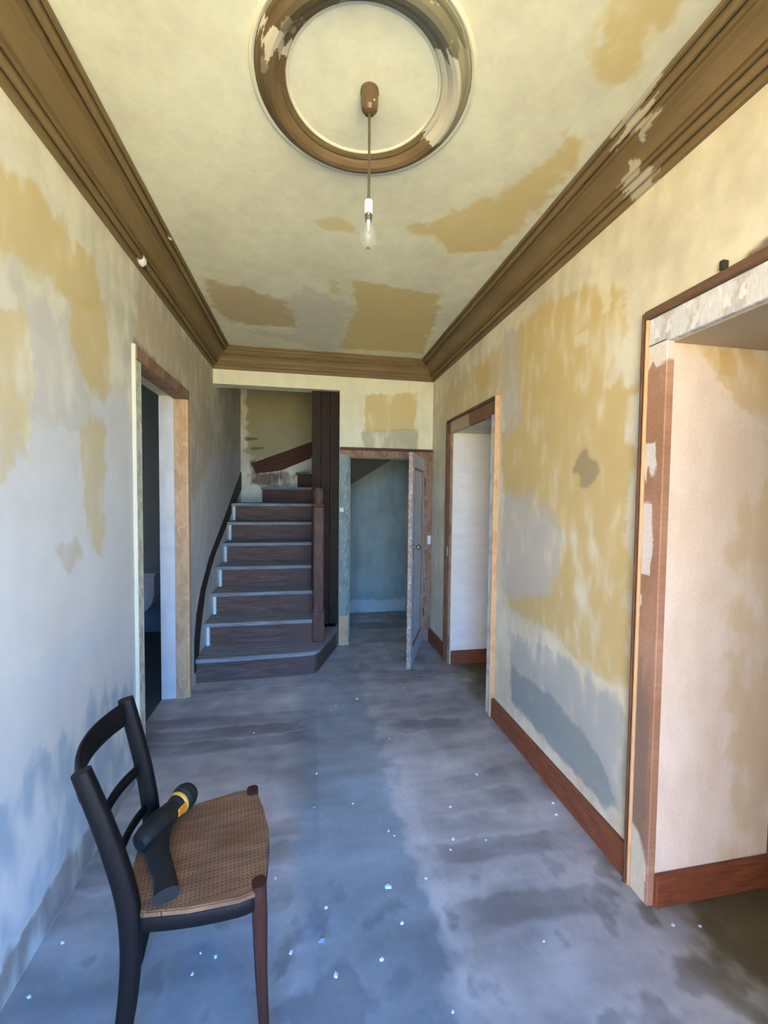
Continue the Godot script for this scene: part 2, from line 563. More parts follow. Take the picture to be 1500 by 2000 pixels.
	mats.brownwood_x = grainy(Color(0.52, 0.34, 0.23), "x", 0.55)
	mats.baseboard = grainy(Color(0.70, 0.43, 0.30), "z", 0.55)
	mats.baseboard_x = grainy(Color(0.66, 0.385, 0.26), "x", 0.55)
	mats.stair_x = grainy(Color(0.56, 0.44, 0.385), "x", 0.7, 0.45)
	mats.tread = grainy(Color(0.76, 0.74, 0.72), "x", 0.55, 0.5)
	mats.newel = grainy(Color(0.50, 0.36, 0.30), "y", 0.55)
	mats.boards = grainy(Color(0.275, 0.20, 0.145), "y", 0.65)
	mats.chair = grainy(Color(0.115, 0.09, 0.085), "y", 0.5)
	mats.chair_leg = grainy(Color(0.36, 0.20, 0.155), "y", 0.45)
	mats.orangewood = peel_mat("orange", [Color(0.80, 0.65, 0.47), Color(0.75, 0.58, 0.42), Color(0.83, 0.71, 0.55)], 101, 0.62)
	mats.creampeel = peel_mat("cream", [Color(0.85, 0.83, 0.73), Color(0.72, 0.70, 0.58), Color(0.92, 0.90, 0.83)], 111, 0.55, Vector3(6, 2.2, 6))
	mats.whitepeel = peel_mat("white", [Color(0.84, 0.83, 0.81), Color(0.74, 0.71, 0.68), Color(0.92, 0.91, 0.89)], 121, 0.57, Vector3(4, 1.2, 4))
	mats.brownpeel = peel_mat("brown", [Color(0.57, 0.45, 0.36), Color(0.49, 0.37, 0.29), Color(0.64, 0.54, 0.45)], 131, 0.58, Vector3(4, 1.0, 4))
	mats.greenpeel = peel_mat("green", [Color(0.52, 0.57, 0.54), Color(0.46, 0.50, 0.46), Color(0.68, 0.68, 0.63)], 141, 0.58, Vector3(5, 1.5, 5))
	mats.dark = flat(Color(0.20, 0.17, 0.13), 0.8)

	build_shell()
	build_trim()
	build_doors()
	build_staircase()
	build_closet_door()
	build_ceiling_fittings()
	build_chair()
	build_tool()
	build_small()


func floor_picture() -> ImageTexture:
	# dusty floor, x -1.1 .. 2.2, d -0.9 .. 5.9: pale dust over grey brown, faint imprint of boards that lay across it, a grey strip along the middle, sides tinted browner for warm yard light
	var ppm := 110.0
	var W := int(3.3 * ppm)
	var H := int(6.8 * ppm)
	var n1 := noise(W, H, 1.1 / ppm, 201)
	var n2 := noise(W, H, 5.0 / ppm, 202)
	var n3 := noise(W, H, 6.0 / ppm, 203, 4.0, 1.0)
	var n4 := noise(W, H, 40.0 / ppm, 204)
	var d := PackedByteArray()
	d.resize(W * H * 3)
	var rng := RandomNumberGenerator.new()
	rng.seed = 5
	var cell := []
	for k in 400:
		cell.append(rng.randf())
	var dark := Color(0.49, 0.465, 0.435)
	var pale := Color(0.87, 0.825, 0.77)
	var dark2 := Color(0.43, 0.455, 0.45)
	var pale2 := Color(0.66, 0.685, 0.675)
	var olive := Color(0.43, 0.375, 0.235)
	var k := 0
	for y in H:
		var dep := 5.9 - y / ppm
		for x in W:
			var xx := x / ppm - 1.1
			var wx := xx + (n2[k] / 255.0 - 0.5) * 0.14
			var wy := dep + (n2[k] / 255.0 - 0.5) * 0.05 + (n1[k] / 255.0 - 0.5) * 0.06
			var t: float = (0.40 * n1[k] + 0.25 * n2[k] + 0.35 * n3[k]) / 255.0
			t = (t - 0.5) * 1.25 + 0.56
			var mid := smoothstep(-0.12, 0.0, wx) * (1.0 - smoothstep(0.38, 0.50, wx)) * (1.0 - 0.4 * smoothstep(1.9, 2.6, dep))  # bluer middle, browner sides: sky and yard light put into the floor colour
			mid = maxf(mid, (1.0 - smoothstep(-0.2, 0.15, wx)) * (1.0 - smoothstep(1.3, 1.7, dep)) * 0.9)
			# board imprints to either side
			var colm := 0 if wx < -0.02 else 1
			var row := int(floor((wy + 2.0) / 0.136))
			var fr := fposmod((wy + 2.0) / 0.136, 1.0)
			var soft := smoothstep(0.0, 0.16, fr) * (1.0 - smoothstep(0.84, 1.0, fr))
			var c: float = cell[(row * 7 + colm * 131) % 400]
			var side := 1.0 - mid
			if c > 0.55:
				t -= 0.62 * (c - 0.40) * soft * side * smoothstep(0.50, 0.62, wx if colm == 1 else 0.62) * (1.0 - smoothstep(1.0, 1.1, wx))
			if wx > 0.42 and wx < 0.52 and dep < 2.8:
				t += 0.10
			if xx < 0.05 and dep > 1.7 and dep < 2.9:
				t -= 0.13
			if xx > 0.75 and dep > 2.3:
				t -= 0.12
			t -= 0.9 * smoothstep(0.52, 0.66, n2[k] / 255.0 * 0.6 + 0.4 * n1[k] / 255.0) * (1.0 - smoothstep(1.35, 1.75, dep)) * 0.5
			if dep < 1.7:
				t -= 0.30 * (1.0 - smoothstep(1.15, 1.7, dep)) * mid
			t = clampf(t, 0, 1)
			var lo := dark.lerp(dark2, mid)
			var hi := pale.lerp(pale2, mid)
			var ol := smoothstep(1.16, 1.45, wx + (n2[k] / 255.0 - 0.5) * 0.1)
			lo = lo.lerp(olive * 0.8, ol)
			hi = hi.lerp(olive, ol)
			var g := 255.0 * (1.0 + 0.07 * (n4[k] / 255.0 - 0.5))
			d[k * 3] = int((lo.r + (hi.r - lo.r) * t) * g)
			d[k * 3 + 1] = int((lo.g + (hi.g - lo.g) * t) * g)
			d[k * 3 + 2] = int((lo.b + (hi.b - lo.b) * t) * g)
			k += 1
	return ImageTexture.create_from_image(Image.create_from_data(W, H, false, Image.FORMAT_RGB8, d))


func cornice_picture(bare: float) -> ImageTexture:
	# u along the run in metres / 5, v across the profile; stained wood, scraped patches of white primer
	var W := 1400
	var H := 64
	var g := noise(W, H, 0.12, 301, 14.0, 1.0)
	var n := noise(W, H, 0.018, 302, 3.0, 1.0)
	var d := PackedByteArray()
	d.resize(W * H * 3)
	var a := Color(0.44, 0.36, 0.235)
	var b := Color(0.53, 0.445, 0.305)
	var w := Color(0.80, 0.77, 0.68)
	for k in W * H:
		var x := (k % W) / 280.0
		var y := float(k / W) / H
		var t := clampf(0.5 * g[k] / 255.0 + 0.5 * n[k] / 255.0, 0, 1)
		var c := a.lerp(b, t)
		var e := absf(x - bare - 0.12 * (y - 0.5)) + (g[k] / 255.0 - 0.5) * 0.16
		if e < 0.07 and n[k] > 70:
			c = c.lerp(w, 0.75)
		d[k * 3] = int(c.r * 255)
		d[k * 3 + 1] = int(c.g * 255)
		d[k * 3 + 2] = int(c.b * 255)
	return ImageTexture.create_from_image(Image.create_from_data(W, H, false, Image.FORMAT_RGB8, d))


# ------------------------------------------------------------------ the shell
func build_shell() -> void:
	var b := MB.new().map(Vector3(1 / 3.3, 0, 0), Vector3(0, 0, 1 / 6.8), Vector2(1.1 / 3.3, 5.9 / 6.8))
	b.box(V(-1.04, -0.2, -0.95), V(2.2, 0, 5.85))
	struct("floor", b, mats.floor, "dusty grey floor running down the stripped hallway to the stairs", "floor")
	b = MB.new().map(Vector3(0, 0, -1 / 5.0), Vector3(-1 / 2.2, 0, 0), Vector2(0.9 / 5.0, 1.27 / 2.2))
	b.box(V(-1.04, YC, -0.95), V(1.75, YC + 0.2, 4.1))
	struct("ceiling", b, mats.ceiling, "cream hallway ceiling with scraped ochre paint patches", "ceiling")

	b = MB.new().map(Vector3(0, 0, -1 / 6.6), Vector3(0, -0.25, 0), Vector2(0.9 / 6.6, 1.0))
	slab_with_holes(b, func(a, y, s): return V(XL if s == 0 else -1.04, y, a), -0.95, 5.85, 0.0, 4.0, [[2.355, 3.21, 0.0, 2.19]])
	struct("wall_left", b, mats.left, "left hallway wall, half scraped cream plaster going bluish low down", "wall")
	b = MB.new().map(Vector3(0, 0, -1 / 6.6), Vector3(0, -0.25, 0), Vector2(0.9 / 6.6, 1.0))
	slab_with_holes(b, func(a, y, s): return V(XR if s == 0 else 1.75, y, a), -0.95, 5.85, 0.0, 4.0, [[0.38, 1.27, 0.0, 2.055], [2.68, 3.48, 0.0, 2.055]])
	struct("wall_right", b, mats.right, "right hallway wall with large ochre paint remains and grey dado strip", "wall")
	b = MB.new().map(Vector3(1 / 2.2, 0, 0), Vector3(0, -0.25, 0), Vector2(0.9 / 2.2, 1.0))
	slab_with_holes(b, func(a, y, s): return V(a, y, DE if s == 0 else 4.25), XL, XR, 0.0, 4.0, [[XL - 0.01, 0.303, 0.0, 2.52], [0.40, 1.15, 0.0, 1.875]])
	struct("wall_end", b, mats.end, "bright cream end wall above the stair opening and cupboard door", "wall")
	b = MB.new().map(Vector3(1 / 2.2, 0, 0), Vector3(0, -0.25, 0), Vector2(0.9 / 2.2, 1.0))
	b.box(V(-1.04, 0, 5.70), V(1.75, 4.0, 5.88))
	struct("wall_stair_back", b, mats.back, "dim olive wall behind the winding steps, smeared dark low down", "wall")
	struct("wall_stair_top", bx(V(-1.04, 4.0, 4.0), V(1.75, 4.15, 5.88)), mats.plain, "dark ceiling over the stair well", "ceiling")
	# entrance wall behind the viewer, with the open doorway that lets the daylight in
	b = MB.new()
	slab_with_holes(b, func(a, y, s): return V(a, y, 0.22 if s == 0 else -0.08), -4.2, 5.2, 0.0, 4.0, [[-0.80, 0.85, 0.0, 2.74]])
	struct("wall_front", b, mats.plain, "entrance wall with its wide open doorway, behind the viewer", "wall")

	# cupboard under the stairs
	b = MB.new().map(Vector3(1 / 1.3, 0, 0), Vector3(0, -1 / 2.8, 0), Vector2(0, 1.0))
	b.box(V(0.28, 0, 5.22), V(1.25, 2.6, 5.28))
	struct("wall_closet_back", b, mats.closet, "grey green back wall of the cupboard under the stairs", "wall")
	struct("wall_closet_side", bx(V(0.29, 0, 4.25), V(0.33, 2.6, 5.28)), mats.closet, "narrow left side wall inside the cupboard", "wall")
	b = MB.new()
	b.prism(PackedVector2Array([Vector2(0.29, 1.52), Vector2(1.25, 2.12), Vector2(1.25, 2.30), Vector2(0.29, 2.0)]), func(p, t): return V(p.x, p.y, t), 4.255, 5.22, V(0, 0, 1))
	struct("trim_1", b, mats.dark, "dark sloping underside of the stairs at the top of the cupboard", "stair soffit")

	# the dim side rooms
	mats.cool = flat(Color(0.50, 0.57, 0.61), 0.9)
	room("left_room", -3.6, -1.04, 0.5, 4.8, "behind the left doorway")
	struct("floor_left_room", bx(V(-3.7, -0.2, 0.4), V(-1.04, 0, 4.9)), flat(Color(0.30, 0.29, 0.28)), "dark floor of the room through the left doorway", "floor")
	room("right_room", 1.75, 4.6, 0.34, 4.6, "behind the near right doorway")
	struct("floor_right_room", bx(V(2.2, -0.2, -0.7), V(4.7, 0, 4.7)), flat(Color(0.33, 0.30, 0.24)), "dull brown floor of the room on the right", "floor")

	# outside: what the open doorway looks out on
	struct("ground", bx(V(-22, -0.4, -24), V(22, -0.2, -0.08)), flat(Color(0.72, 0.69, 0.51), 0.95), "sunlit gravel yard before the entrance, behind the viewer", "ground")
	struct("wall_yard_added", bx(V(-7.5, -0.3, -20), V(-7.1, 3.4, -0.5), 0.02), flat(Color(0.90, 0.79, 0.60), 0.9), "sunlit rendered yard wall added outside for warm light, unseen behind the viewer", "wall")  # unseen wall, added to bounce warm light onto the right hallway wall


func room(called: String, x0: float, x1: float, d0: float, d1: float, what: String) -> void:
	var m: Material = mats.cool if x0 < 0 else mats.plain
	# three outer walls and a ceiling; the hallway wall closes the fourth side
	var far_x := x0 - 0.12 if x0 < 0 else x1
	var b := MB.new()
	slab_with_holes(b, func(a, y, sd): return V(far_x if sd == 0 else far_x + 0.12, y, a), d0 - 0.12, d1 + 0.12, 0.0, 2.95, [[2.0, 2.5, 1.1, 1.9]] if x0 < 0 else [])  # left room gets an unseen window hole, added to brighten it
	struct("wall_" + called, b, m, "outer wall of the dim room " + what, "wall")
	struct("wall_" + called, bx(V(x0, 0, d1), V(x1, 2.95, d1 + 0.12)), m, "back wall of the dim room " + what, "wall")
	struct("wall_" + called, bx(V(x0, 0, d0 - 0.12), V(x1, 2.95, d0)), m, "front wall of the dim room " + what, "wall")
	struct("ceiling_" + called, bx(V(x0, 2.8, d0), V(x1, 2.95, d1)), m, "ceiling of the dim room " + what, "ceiling")


const CORNICE := [Vector2(0.172, 0), Vector2(0.172, 0.014), Vector2(0.161, 0.014), Vector2(0.161, 0.004), Vector2(0.154, 0.004), Vector2(0.154, 0.024), Vector2(0.151, 0.03), Vector2(0.146, 0.034), Vector2(0.14, 0.035), Vector2(0.135, 0.033), Vector2(0.135, 0.02), Vector2(0.127, 0.02), Vector2(0.127, 0.048), Vector2(0.117, 0.048), Vector2(0.117, 0.058), Vector2(0.098, 0.064), Vector2(0.082, 0.076), Vector2(0.07, 0.092), Vector2(0.064, 0.11), Vector2(0.053, 0.11), Vector2(0.053, 0.124), Vector2(0.046, 0.124), Vector2(0.046, 0.112), Vector2(0.038, 0.112), Vector2(0.038, 0.13), Vector2(0.035, 0.138), Vector2(0.028, 0.144), Vector2(0.021, 0.144), Vector2(0.021, 0.13), Vector2(0.013, 0.13), Vector2(0.013, 0.17), Vector2(0, 0.172)]


func cornice(b: MB, at: Callable, run0: Callable, run1: Callable, toward: Callable) -> MB:
	# sweep the profile; at.call(out, down, run); mitred ends run0(out), run1(out)
	var cnt := CORNICE.size()
	for i in cnt - 1:
		var p: Vector2 = CORNICE[i]
		var q: Vector2 = CORNICE[i + 1]
		var e := (q - p).normalized()
		var o := Vector2(e.y, -e.x)
		var nn: Vector3 = toward.call(o.x, o.y)
		var A := []
		for w in [[p, run0.call(p.x), i], [p, run1.call(p.x), i], [q, run1.call(q.x), i + 1], [q, run0.call(q.x), i + 1]]:
			A.append([at.call(w[0].x, w[0].y, w[1]), nn, Vector2(w[1] / 5.0, float(w[2]) / (cnt - 1))])
		b.strip(A[0], A[1], A[2], A[3])
	return b


func build_trim() -> void:
	var c := thing("trim_2", V(XL, YC, 0), "long brown stepped cornice above the left wall", "cornice", "", "structure")
	c.position = Vector3.ZERO
	part(c, "moulding", cornice(MB.new(), func(o, y, r): return V(XL + o, YC - y, r), func(_o): return -0.6, func(o): return DE - o, func(x, y): return Vector3(x, -y, 0)), mats.cornice_plain)
	var lump := MB.new().ball(V(-0.845, 2.700, 2.37), Vector3(0.022, 0.036, 0.036), 12, 8)
	part(c, "plaster_lump", lump, mats.whiteplaster)
	part(c, "hook_hole", MB.new().ball(V(-0.838, 2.672, 2.385), Vector3(0.008, 0.010, 0.010), 8, 6), mats.dark)
	part(c, "plaster_fleck", MB.new().ball(V(-0.705, 2.818, 2.36), Vector3(0.010, 0.010, 0.018), 8, 6), mats.whiteplaster)
	struct("trim_3", cornice(MB.new(), func(o, y, r): return V(XR - o, YC - y, r), func(_o): return -0.6, func(o): return DE - o, func(x, y): return Vector3(-x, -y, 0)), mats.cornice, "long brown stepped cornice above the right wall, one spot scraped white", "cornice")
	struct("trim_4", cornice(MB.new(), func(o, y, r): return V(r, YC - y, DE - o), func(o): return XL + o, func(o): return XR - o, func(x, y): return V(0, -y, -x)), mats.cornice_plain, "short brown cornice across the end wall", "cornice")

	struct("baseboard_right", bx(V(XR - 0.022, 0, 1.372), V(XR + 0.01, 0.132, 2.588), 0.006), mats.baseboard, "red brown baseboard between the two right doorways", "baseboard")
	struct("baseboard_right", bx(V(XR - 0.022, 0, 3.585), V(XR + 0.01, 0.132, 4.098), 0.006), mats.baseboard, "short baseboard in the far right corner by the cupboard", "baseboard")
	# the painted skirting that climbs the left wall and the back wall with the stairs
	var b := MB.new()
	b.prism(PackedVector2Array([Vector2(3.385, 0.10), Vector2(3.392, 0.36), Vector2(3.457, 0.544), Vector2(3.604, 0.715), Vector2(3.897, 0.925), Vector2(4.65, 1.279), Vector2(5.70, 1.79), Vector2(5.70, 1.56), Vector2(4.65, 1.145), Vector2(4.146, 0.937), Vector2(3.914, 0.80), Vector2(3.73, 0.66), Vector2(3.56, 0.365), Vector2(3.47, 0.10)]), func(p, t): return V(t, p.y, p.x), XL - 0.004, XL + 0.008, Vector3(1, 0, 0))
	struct("trim_5", b, grainy(Color(0.36, 0.27, 0.23), "z", 0.6), "dark brown skirting climbing the left wall beside the steps", "skirting")
	b = MB.new()
	b.prism(PackedVector2Array([Vector2(-0.735, 1.904), Vector2(0.10, 2.232), Vector2(0.10, 2.02), Vector2(-0.355, 1.818), Vector2(-0.67, 1.771), Vector2(-0.70, 1.83)]), func(p, t): return V(p.x, p.y, t), 5.715, 5.685, V(0, 0, -1))
	struct("trim_6", b, grainy(Color(0.45, 0.26, 0.16), "x", 0.6), "red brown skirting rising across the stair back wall", "skirting")


func casing_tex(sd: int, c0: Color, c1: Color, patches: Array) -> StandardMaterial3D:
	return textured(paint(0.12, 2.2, 0.0, 2.2, 330.0, c0, c1, sd, patches, 7.0, 0.12), 0.65)


func build_doors() -> void:
	# near right doorway
	var o := thing("door_1", Vector3.ZERO, "near right doorway, brown casing patched with white primer, deep pink white reveal", "doorway", "", "structure")
	var m := casing_tex(401, Color(0.70, 0.545, 0.44), Color(0.63, 0.47, 0.36), [
		[Color(0.46, 0.43, 0.38), 0.6, 0.02, 0.45, [0.02, 0.95, 0.09, 0.95, 0.09, 0.05, 0.0, 0.05]],
		[WHITE, 0.95, 0.008, 0.0, [0.0, 2.2, 0.12, 2.2, 0.12, 2.00, 0.07, 1.97, 0.05, 2.0, 0.03, 1.96, 0.0, 1.965]],
		[WHITE, 0.95, 0.01, 0.0, [0.02, 1.70, 0.075, 1.70, 0.08, 1.62, 0.06, 1.57, 0.045, 1.62, 0.04, 1.55, 0.02, 1.63]],
		[WHITE, 0.95, 0.01, 0.0, [0.012, 1.48, 0.07, 1.48, 0.08, 1.36, 0.07, 1.22, 0.02, 1.215, 0.015, 1.3]],
		[WHITE, 0.9, 0.006, 0.0, [0.03, 1.14, 0.04, 1.14, 0.04, 1.10, 0.03, 1.10]],
		[Color(0.86, 0.84, 0.74), 0.95, 0.012, 0.0, [0.0, 0.27, 0.06, 0.24, 0.10, 0.14, 0.10, -0.05, 0.0, -0.05]],
	])
	var b := MB.new().map(Vector3(0, 0, -1 / 0.12), Vector3(0, -1 / 2.2, 0), Vector2(-1.255 / 0.12, 1.0))
	b.ua = Vector3(0, 0, 1 / 0.12)          # u grows towards the opening
	b.uo = Vector2(1.375 / 0.12, 1.0)
	b.box(V(XR - 0.022, 0, 1.262), V(XR + 0.01, 2.06, 1.345), 0.003)
	part(o, "casing_board", b, m)
	part(o, "casing_bead", bx(V(XR - 0.030, 0, 1.343), V(XR + 0.01, 2.165, 1.357), 0.005), mats.orangewood)
	part(o, "casing_edge", bx(V(XR - 0.034, 0, 1.359), V(XR + 0.01, 2.180, 1.368), 0.002), mats.brownwood_y)
	part(o, "head_board", bx(V(XR - 0.022, 2.050, 0.25), V(XR + 0.01, 2.152, 1.345), 0.003), mats.whitepeel)
	part(o, "head_edge", bx(V(XR - 0.036, 2.152, 0.25), V(XR + 0.01, 2.184, 1.358), 0.004), grainy(Color(0.60, 0.46, 0.36), "z", 0.6))
	part(o, "nail_stub", bx(V(XR - 0.02, 2.195, 1.075), V(XR + 0.01, 2.225, 1.09), 0.003), mats.dark)
	part(o, "casing_board", bx(V(XR - 0.022, 0, 0.25), V(XR + 0.01, 2.05, 0.375), 0.003), mats.brownpeel)
	b = MB.new().map(Vector3(1 / 0.6, 0, 0), Vector3(0, -1 / 2.1, 0), Vector2(-1.25 / 0.6, 1.0))
	b.box(V(XR + 0.004, 0.0, 1.266), V(1.78, 2.052, 1.28))
	part(o, "reveal", b, mats.reveal)
	part(o, "soffit", bx(V(XR + 0.004, 2.046, 0.385), V(1.78, 2.06, 1.27)), flat(Color(0.74, 0.66, 0.53), 0.9))
	part(o, "reveal_baseboard", bx(V(XR + 0.004, 0, 1.246), V(1.775, 0.122, 1.268), 0.005), mats.baseboard_x)
	part(o, "inner_casing", bx(V(1.775, 0, 1.255), V(1.83, 2.14, 1.36), 0.004), mats.brownwood_y)
	part(o, "plinth_block", bx(V(1.765, 0, 1.235), V(1.85, 0.32, 1.37), 0.006), mats.brownwood_y)

	# far right doorway
	o = thing("door_2", Vector3.ZERO, "far right doorway by the cupboard, narrow scraped casing, pale reveal inside", "doorway", "", "structure")
	part(o, "casing_board", bx(V(XR - 0.022, 0, 2.592), V(XR + 0.01, 2.06, 2.672), 0.003), mats.whitepeel)
	part(o, "casing_edge", bx(V(XR - 0.034, 0, 2.588), V(XR + 0.01, 2.172, 2.600), 0.003), mats.orangewood)
	part(o, "casing_board", bx(V(XR - 0.022, 0, 3.486), V(XR + 0.01, 2.06, 3.570), 0.003), mats.brownpeel)
	part(o, "casing_edge", bx(V(XR - 0.034, 0, 3.570), V(XR + 0.01, 2.160, 3.585), 0.003), mats.brownwood_y)
	var hm := textured(paint(1.0, 0.14, 2.588, 2.175, 220.0, Color(0.50, 0.37, 0.28), Color(0.44, 0.32, 0.24), 433, [
		[Color(0.72, 0.66, 0.56), 0.9, 0.01, 0.0, [3.08, 2.15, 3.48, 2.16, 3.50, 2.05, 3.06, 2.05]]], 1.0), 0.7)
	b = MB.new().map(Vector3(0, 0, -1.0), Vector3(0, -1 / 0.14, 0), Vector2(-2.588, 2.175 / 0.14))
	b.box(V(XR - 0.022, 2.05, 2.600), V(XR + 0.01, 2.15, 3.570), 0.003)
	part(o, "head_board", b, hm)
	part(o, "head_edge", bx(V(XR - 0.034, 2.15, 2.600), V(XR + 0.01, 2.172, 3.575), 0.003), grainy(Color(0.55, 0.42, 0.33), "z", 0.6))
	b = MB.new().map(Vector3(1 / 0.6, 0, 0), Vector3(0, -1 / 2.1, 0), Vector2(-1.25 / 0.6, 1.0))
	b.box(V(XR + 0.004, 0.0, 3.474), V(1.78, 2.052, 3.488))
	part(o, "reveal", b, mats.whiteplaster)
	part(o, "reveal_baseboard", bx(V(XR + 0.004, 0, 3.452), V(1.775, 0.125, 3.475), 0.005), mats.baseboard_x)
	part(o, "latch_plate", bx(V(XR - 0.026, 0.97, 3.515), V(XR - 0.020, 1.05, 3.54), 0.002), flat(Color(0.80, 0.80, 0.78), 0.35, 0.3))

	# left doorway
	o = thing("door_3", Vector3.ZERO, "left doorway with thin cream casing and an orange stripped far jamb", "doorway", "", "structure")
	part(o, "casing_board", bx(V(XL + 0.014, 0, 2.294), V(XL - 0.01, 2.19, 2.372), 0.003), mats.creampeel)
	part(o, "casing_edge", bx(V(XL + 0.018, 0, 2.288), V(XL - 0.01, 2.245, 2.297), 0.002), flat(Color(0.80, 0.77, 0.66), 0.7))
	part(o, "head_board", bx(V(XL + 0.022, 2.170, 2.298), V(XL - 0.01, 2.240, 3.232), 0.003), mats.brownpeel)
	part(o, "casing_board", bx(V(XL + 0.022, 0, 3.192), V(XL - 0.01, 2.17, 3.235), 0.003), mats.orangewood)
	part(o, "jamb_lining", bx(V(XL + 0.002, 0, 3.185), V(-0.94, 2.18, 3.214), 0.002), mats.orangewood)
	part(o, "jamb_lining", bx(V(XL + 0.002, 0, 2.352), V(-0.94, 2.18, 2.375), 0.002), mats.orangewood)
	part(o, "head_lining", bx(V(XL + 0.002, 2.168, 2.375), V(-0.94, 2.195, 3.186), 0.002), mats.brownpeel)
	part(o, "reveal", bx(V(-0.94, 0, 3.196), V(-1.042, 2.19, 3.214)), mats.whiteplaster)

	# cupboard frame
	o = thing("door_4", Vector3.ZERO, "cupboard door frame under the stairs, flaking grey green paint", "door frame", "", "structure")
	part(o, "casing_board", bx(V(0.305, 0.30, 4.085), V(0.398, 1.90, 4.12), 0.003), mats.greenpeel)
	part(o, "casing_foot", bx(V(0.304, 0, 4.083), V(0.399, 0.30, 4.12), 0.003), mats.orangewood)
	part(o, "head_board", bx(V(0.305, 1.876, 4.086), V(1.248, 1.945, 4.12), 0.003), mats.brownpeel)
	part(o, "head_edge", bx(V(0.305, 1.945, 4.075), V(1.248, 1.970, 4.12), 0.003), mats.brownwood_x)
	part(o, "casing_board", bx(V(1.152, 0, 4.086), V(1.248, 1.876, 4.12), 0.003), mats.brownpeel)
	part(o, "jamb_lining", bx(V(0.398, 0, 4.10), V(0.412, 1.876, 4.252)), mats.greenpeel)
	part(o, "latch_plate", bx(V(0.306, 1.335, 4.080), V(0.345, 1.375, 4.086), 0.002), flat(Color(0.86, 0.85, 0.82), 0.5))


func build_staircase() -> void:
	var R := 0.199
	var g := 0.2561
	var z0 := 3.1653
	var xr := 0.045
	var o := thing("staircase", V(0, 0, 3.42), "dark worn wooden staircase winding up to the right behind the newel post", "staircase")
	o.position = Vector3.ZERO
	var wall := XL + 0.001
	var tread := func(poly: PackedVector2Array, n: int) -> void:
		var b := MB.new()
		var top := n * R
		b.prism(poly, func(p, t): return V(p.x, t, p.y), top - 0.030, top - 0.006, Vector3(0, 1, 0))
		# softened upper edge
		var c := Vector2.ZERO
		for p in poly:
			c += p / poly.size()
		var inner := PackedVector2Array()
		for p in poly:
			inner.append(p + (c - p).normalized() * 0.008)
		b.prism(inner, func(p, t): return V(p.x, t, p.y), top - 0.006, top, Vector3(0, 1, 0))
		part(o, "tread", b, mats.tread)
	# first step: rounded end before the newel, its side running back to the cupboard jamb
	tread.call(PackedVector2Array([Vector2(wall, 3.40), Vector2(-0.30, 3.415), Vector2(0.0, 3.43), Vector2(0.07, 3.45), Vector2(0.105, 3.50), Vector2(0.30, 4.04), Vector2(0.30, 4.08), Vector2(wall, 4.08)]), 1)
	var b := MB.new()
	b.prism(PackedVector2Array([Vector2(wall, 3.43), Vector2(-0.30, 3.445), Vector2(0.0, 3.46), Vector2(0.06, 3.475), Vector2(0.088, 3.515), Vector2(0.28, 4.04), Vector2(0.28, 4.07), Vector2(wall, 4.07)]), func(p, t): return V(p.x, t, p.y), 0.0, R - 0.030, Vector3(0, 1, 0))
	part(o, "riser", b, mats.stair_x)
	for n in range(2, 7):
		var zn := z0 + n * g
		tread.call(PackedVector2Array([Vector2(wall, zn), Vector2(xr, zn), Vector2(xr, zn + g + 0.05), Vector2(wall, zn + g + 0.05)]), n)
	tread.call(PackedVector2Array([Vector2(wall, z0 + 7 * g), Vector2(xr, z0 + 7 * g), Vector2(xr + 0.5, 5.69), Vector2(wall, 5.69)]), 7)
	for n in range(2, 8):
		var zr := z0 + n * g + 0.025
		part(o, "riser", bx(V(-0.818, (n - 1) * R, zr), V(xr, n * R - 0.030, zr + 0.02)), mats.stair_x)
		# plaster that closes the gap between riser and wall
		part(o, "plaster_edge", bx(V(wall, (n - 1) * R + 0.002, zr + 0.004), V(-0.815, n * R - 0.032, zr + 0.02), 0.003), mats.closet)
		part(o, "plaster_strip", bx(V(-0.846, (n - 1) * R + 0.002, zr - 0.006), V(-0.822, n * R - 0.032, zr + 0.01), 0.003), mats.whiteplaster)
	# winders turn about the newel line behind the boards
	var piv := [Vector2(0.045, 5.20), Vector2(0.045, 5.30), Vector2(0.06, 5.38)]
	var out := [Vector2(-0.592, 5.665), Vector2(-0.14, 5.665), Vector2(0.25, 5.665)]
	for k in 3:
		var n: int = 8 + k
		var side: Vector2 = (out[k] - piv[k]).normalized()
		var fwd := Vector2(-side.y, side.x) * -1.0
		if fwd.x < 0:
			fwd = -fwd
		tread.call(PackedVector2Array([piv[k] - fwd * 0.03, out[k] - fwd * 0.03, Vector2(0.28, 5.69), Vector2(0.28, 5.3)]), n)
		b = MB.new()
		b.prism(PackedVector2Array([piv[k], out[k], out[k] + fwd * 0.02, piv[k] + fwd * 0.02]), func(p, t): return V(p.x, t, p.y), (n - 1) * R, n * R - 0.030, Vector3(0, 1, 0))
		part(o, "riser", b, mats.stair_x)
	# newel post on the first step
	var nw := part(o, "newel_post", bx(V(0.046, R, 3.665), V(0.142, 1.40, 3.75), 0.012), mats.newel)
	part(nw, "newel_base", bx(V(0.040, R, 3.658), V(0.148, 0.47, 3.757), 0.006), mats.newel)
	b = MB.new()
	b.xf = Transform3D(Basis(), V(0.094, 1.395, 3.7075))
	b.lathe([Vector2(0.0, 0.0), Vector2(0.060, 0.0), Vector2(0.064, 0.010), Vector2(0.060, 0.022), Vector2(0.046, 0.028), Vector2(0.042, 0.06), Vector2(0.048, 0.10), Vector2(0.046, 0.14), Vector2(0.030, 0.165), Vector2(0.0, 0.172)], 20)
	part(nw, "newel_cap", b, mats.newel)
	# string between newel and wall end
	b = MB.new()
	b.prism(PackedVector2Array([Vector2(3.74, R), Vector2(3.74, 0.62), Vector2(4.16, 0.95), Vector2(4.16, R)]), func(p, t): return V(t, p.y, p.x), 0.05, 0.085, Vector3(1, 0, 0))
	part(o, "stair_string", b, mats.boards)
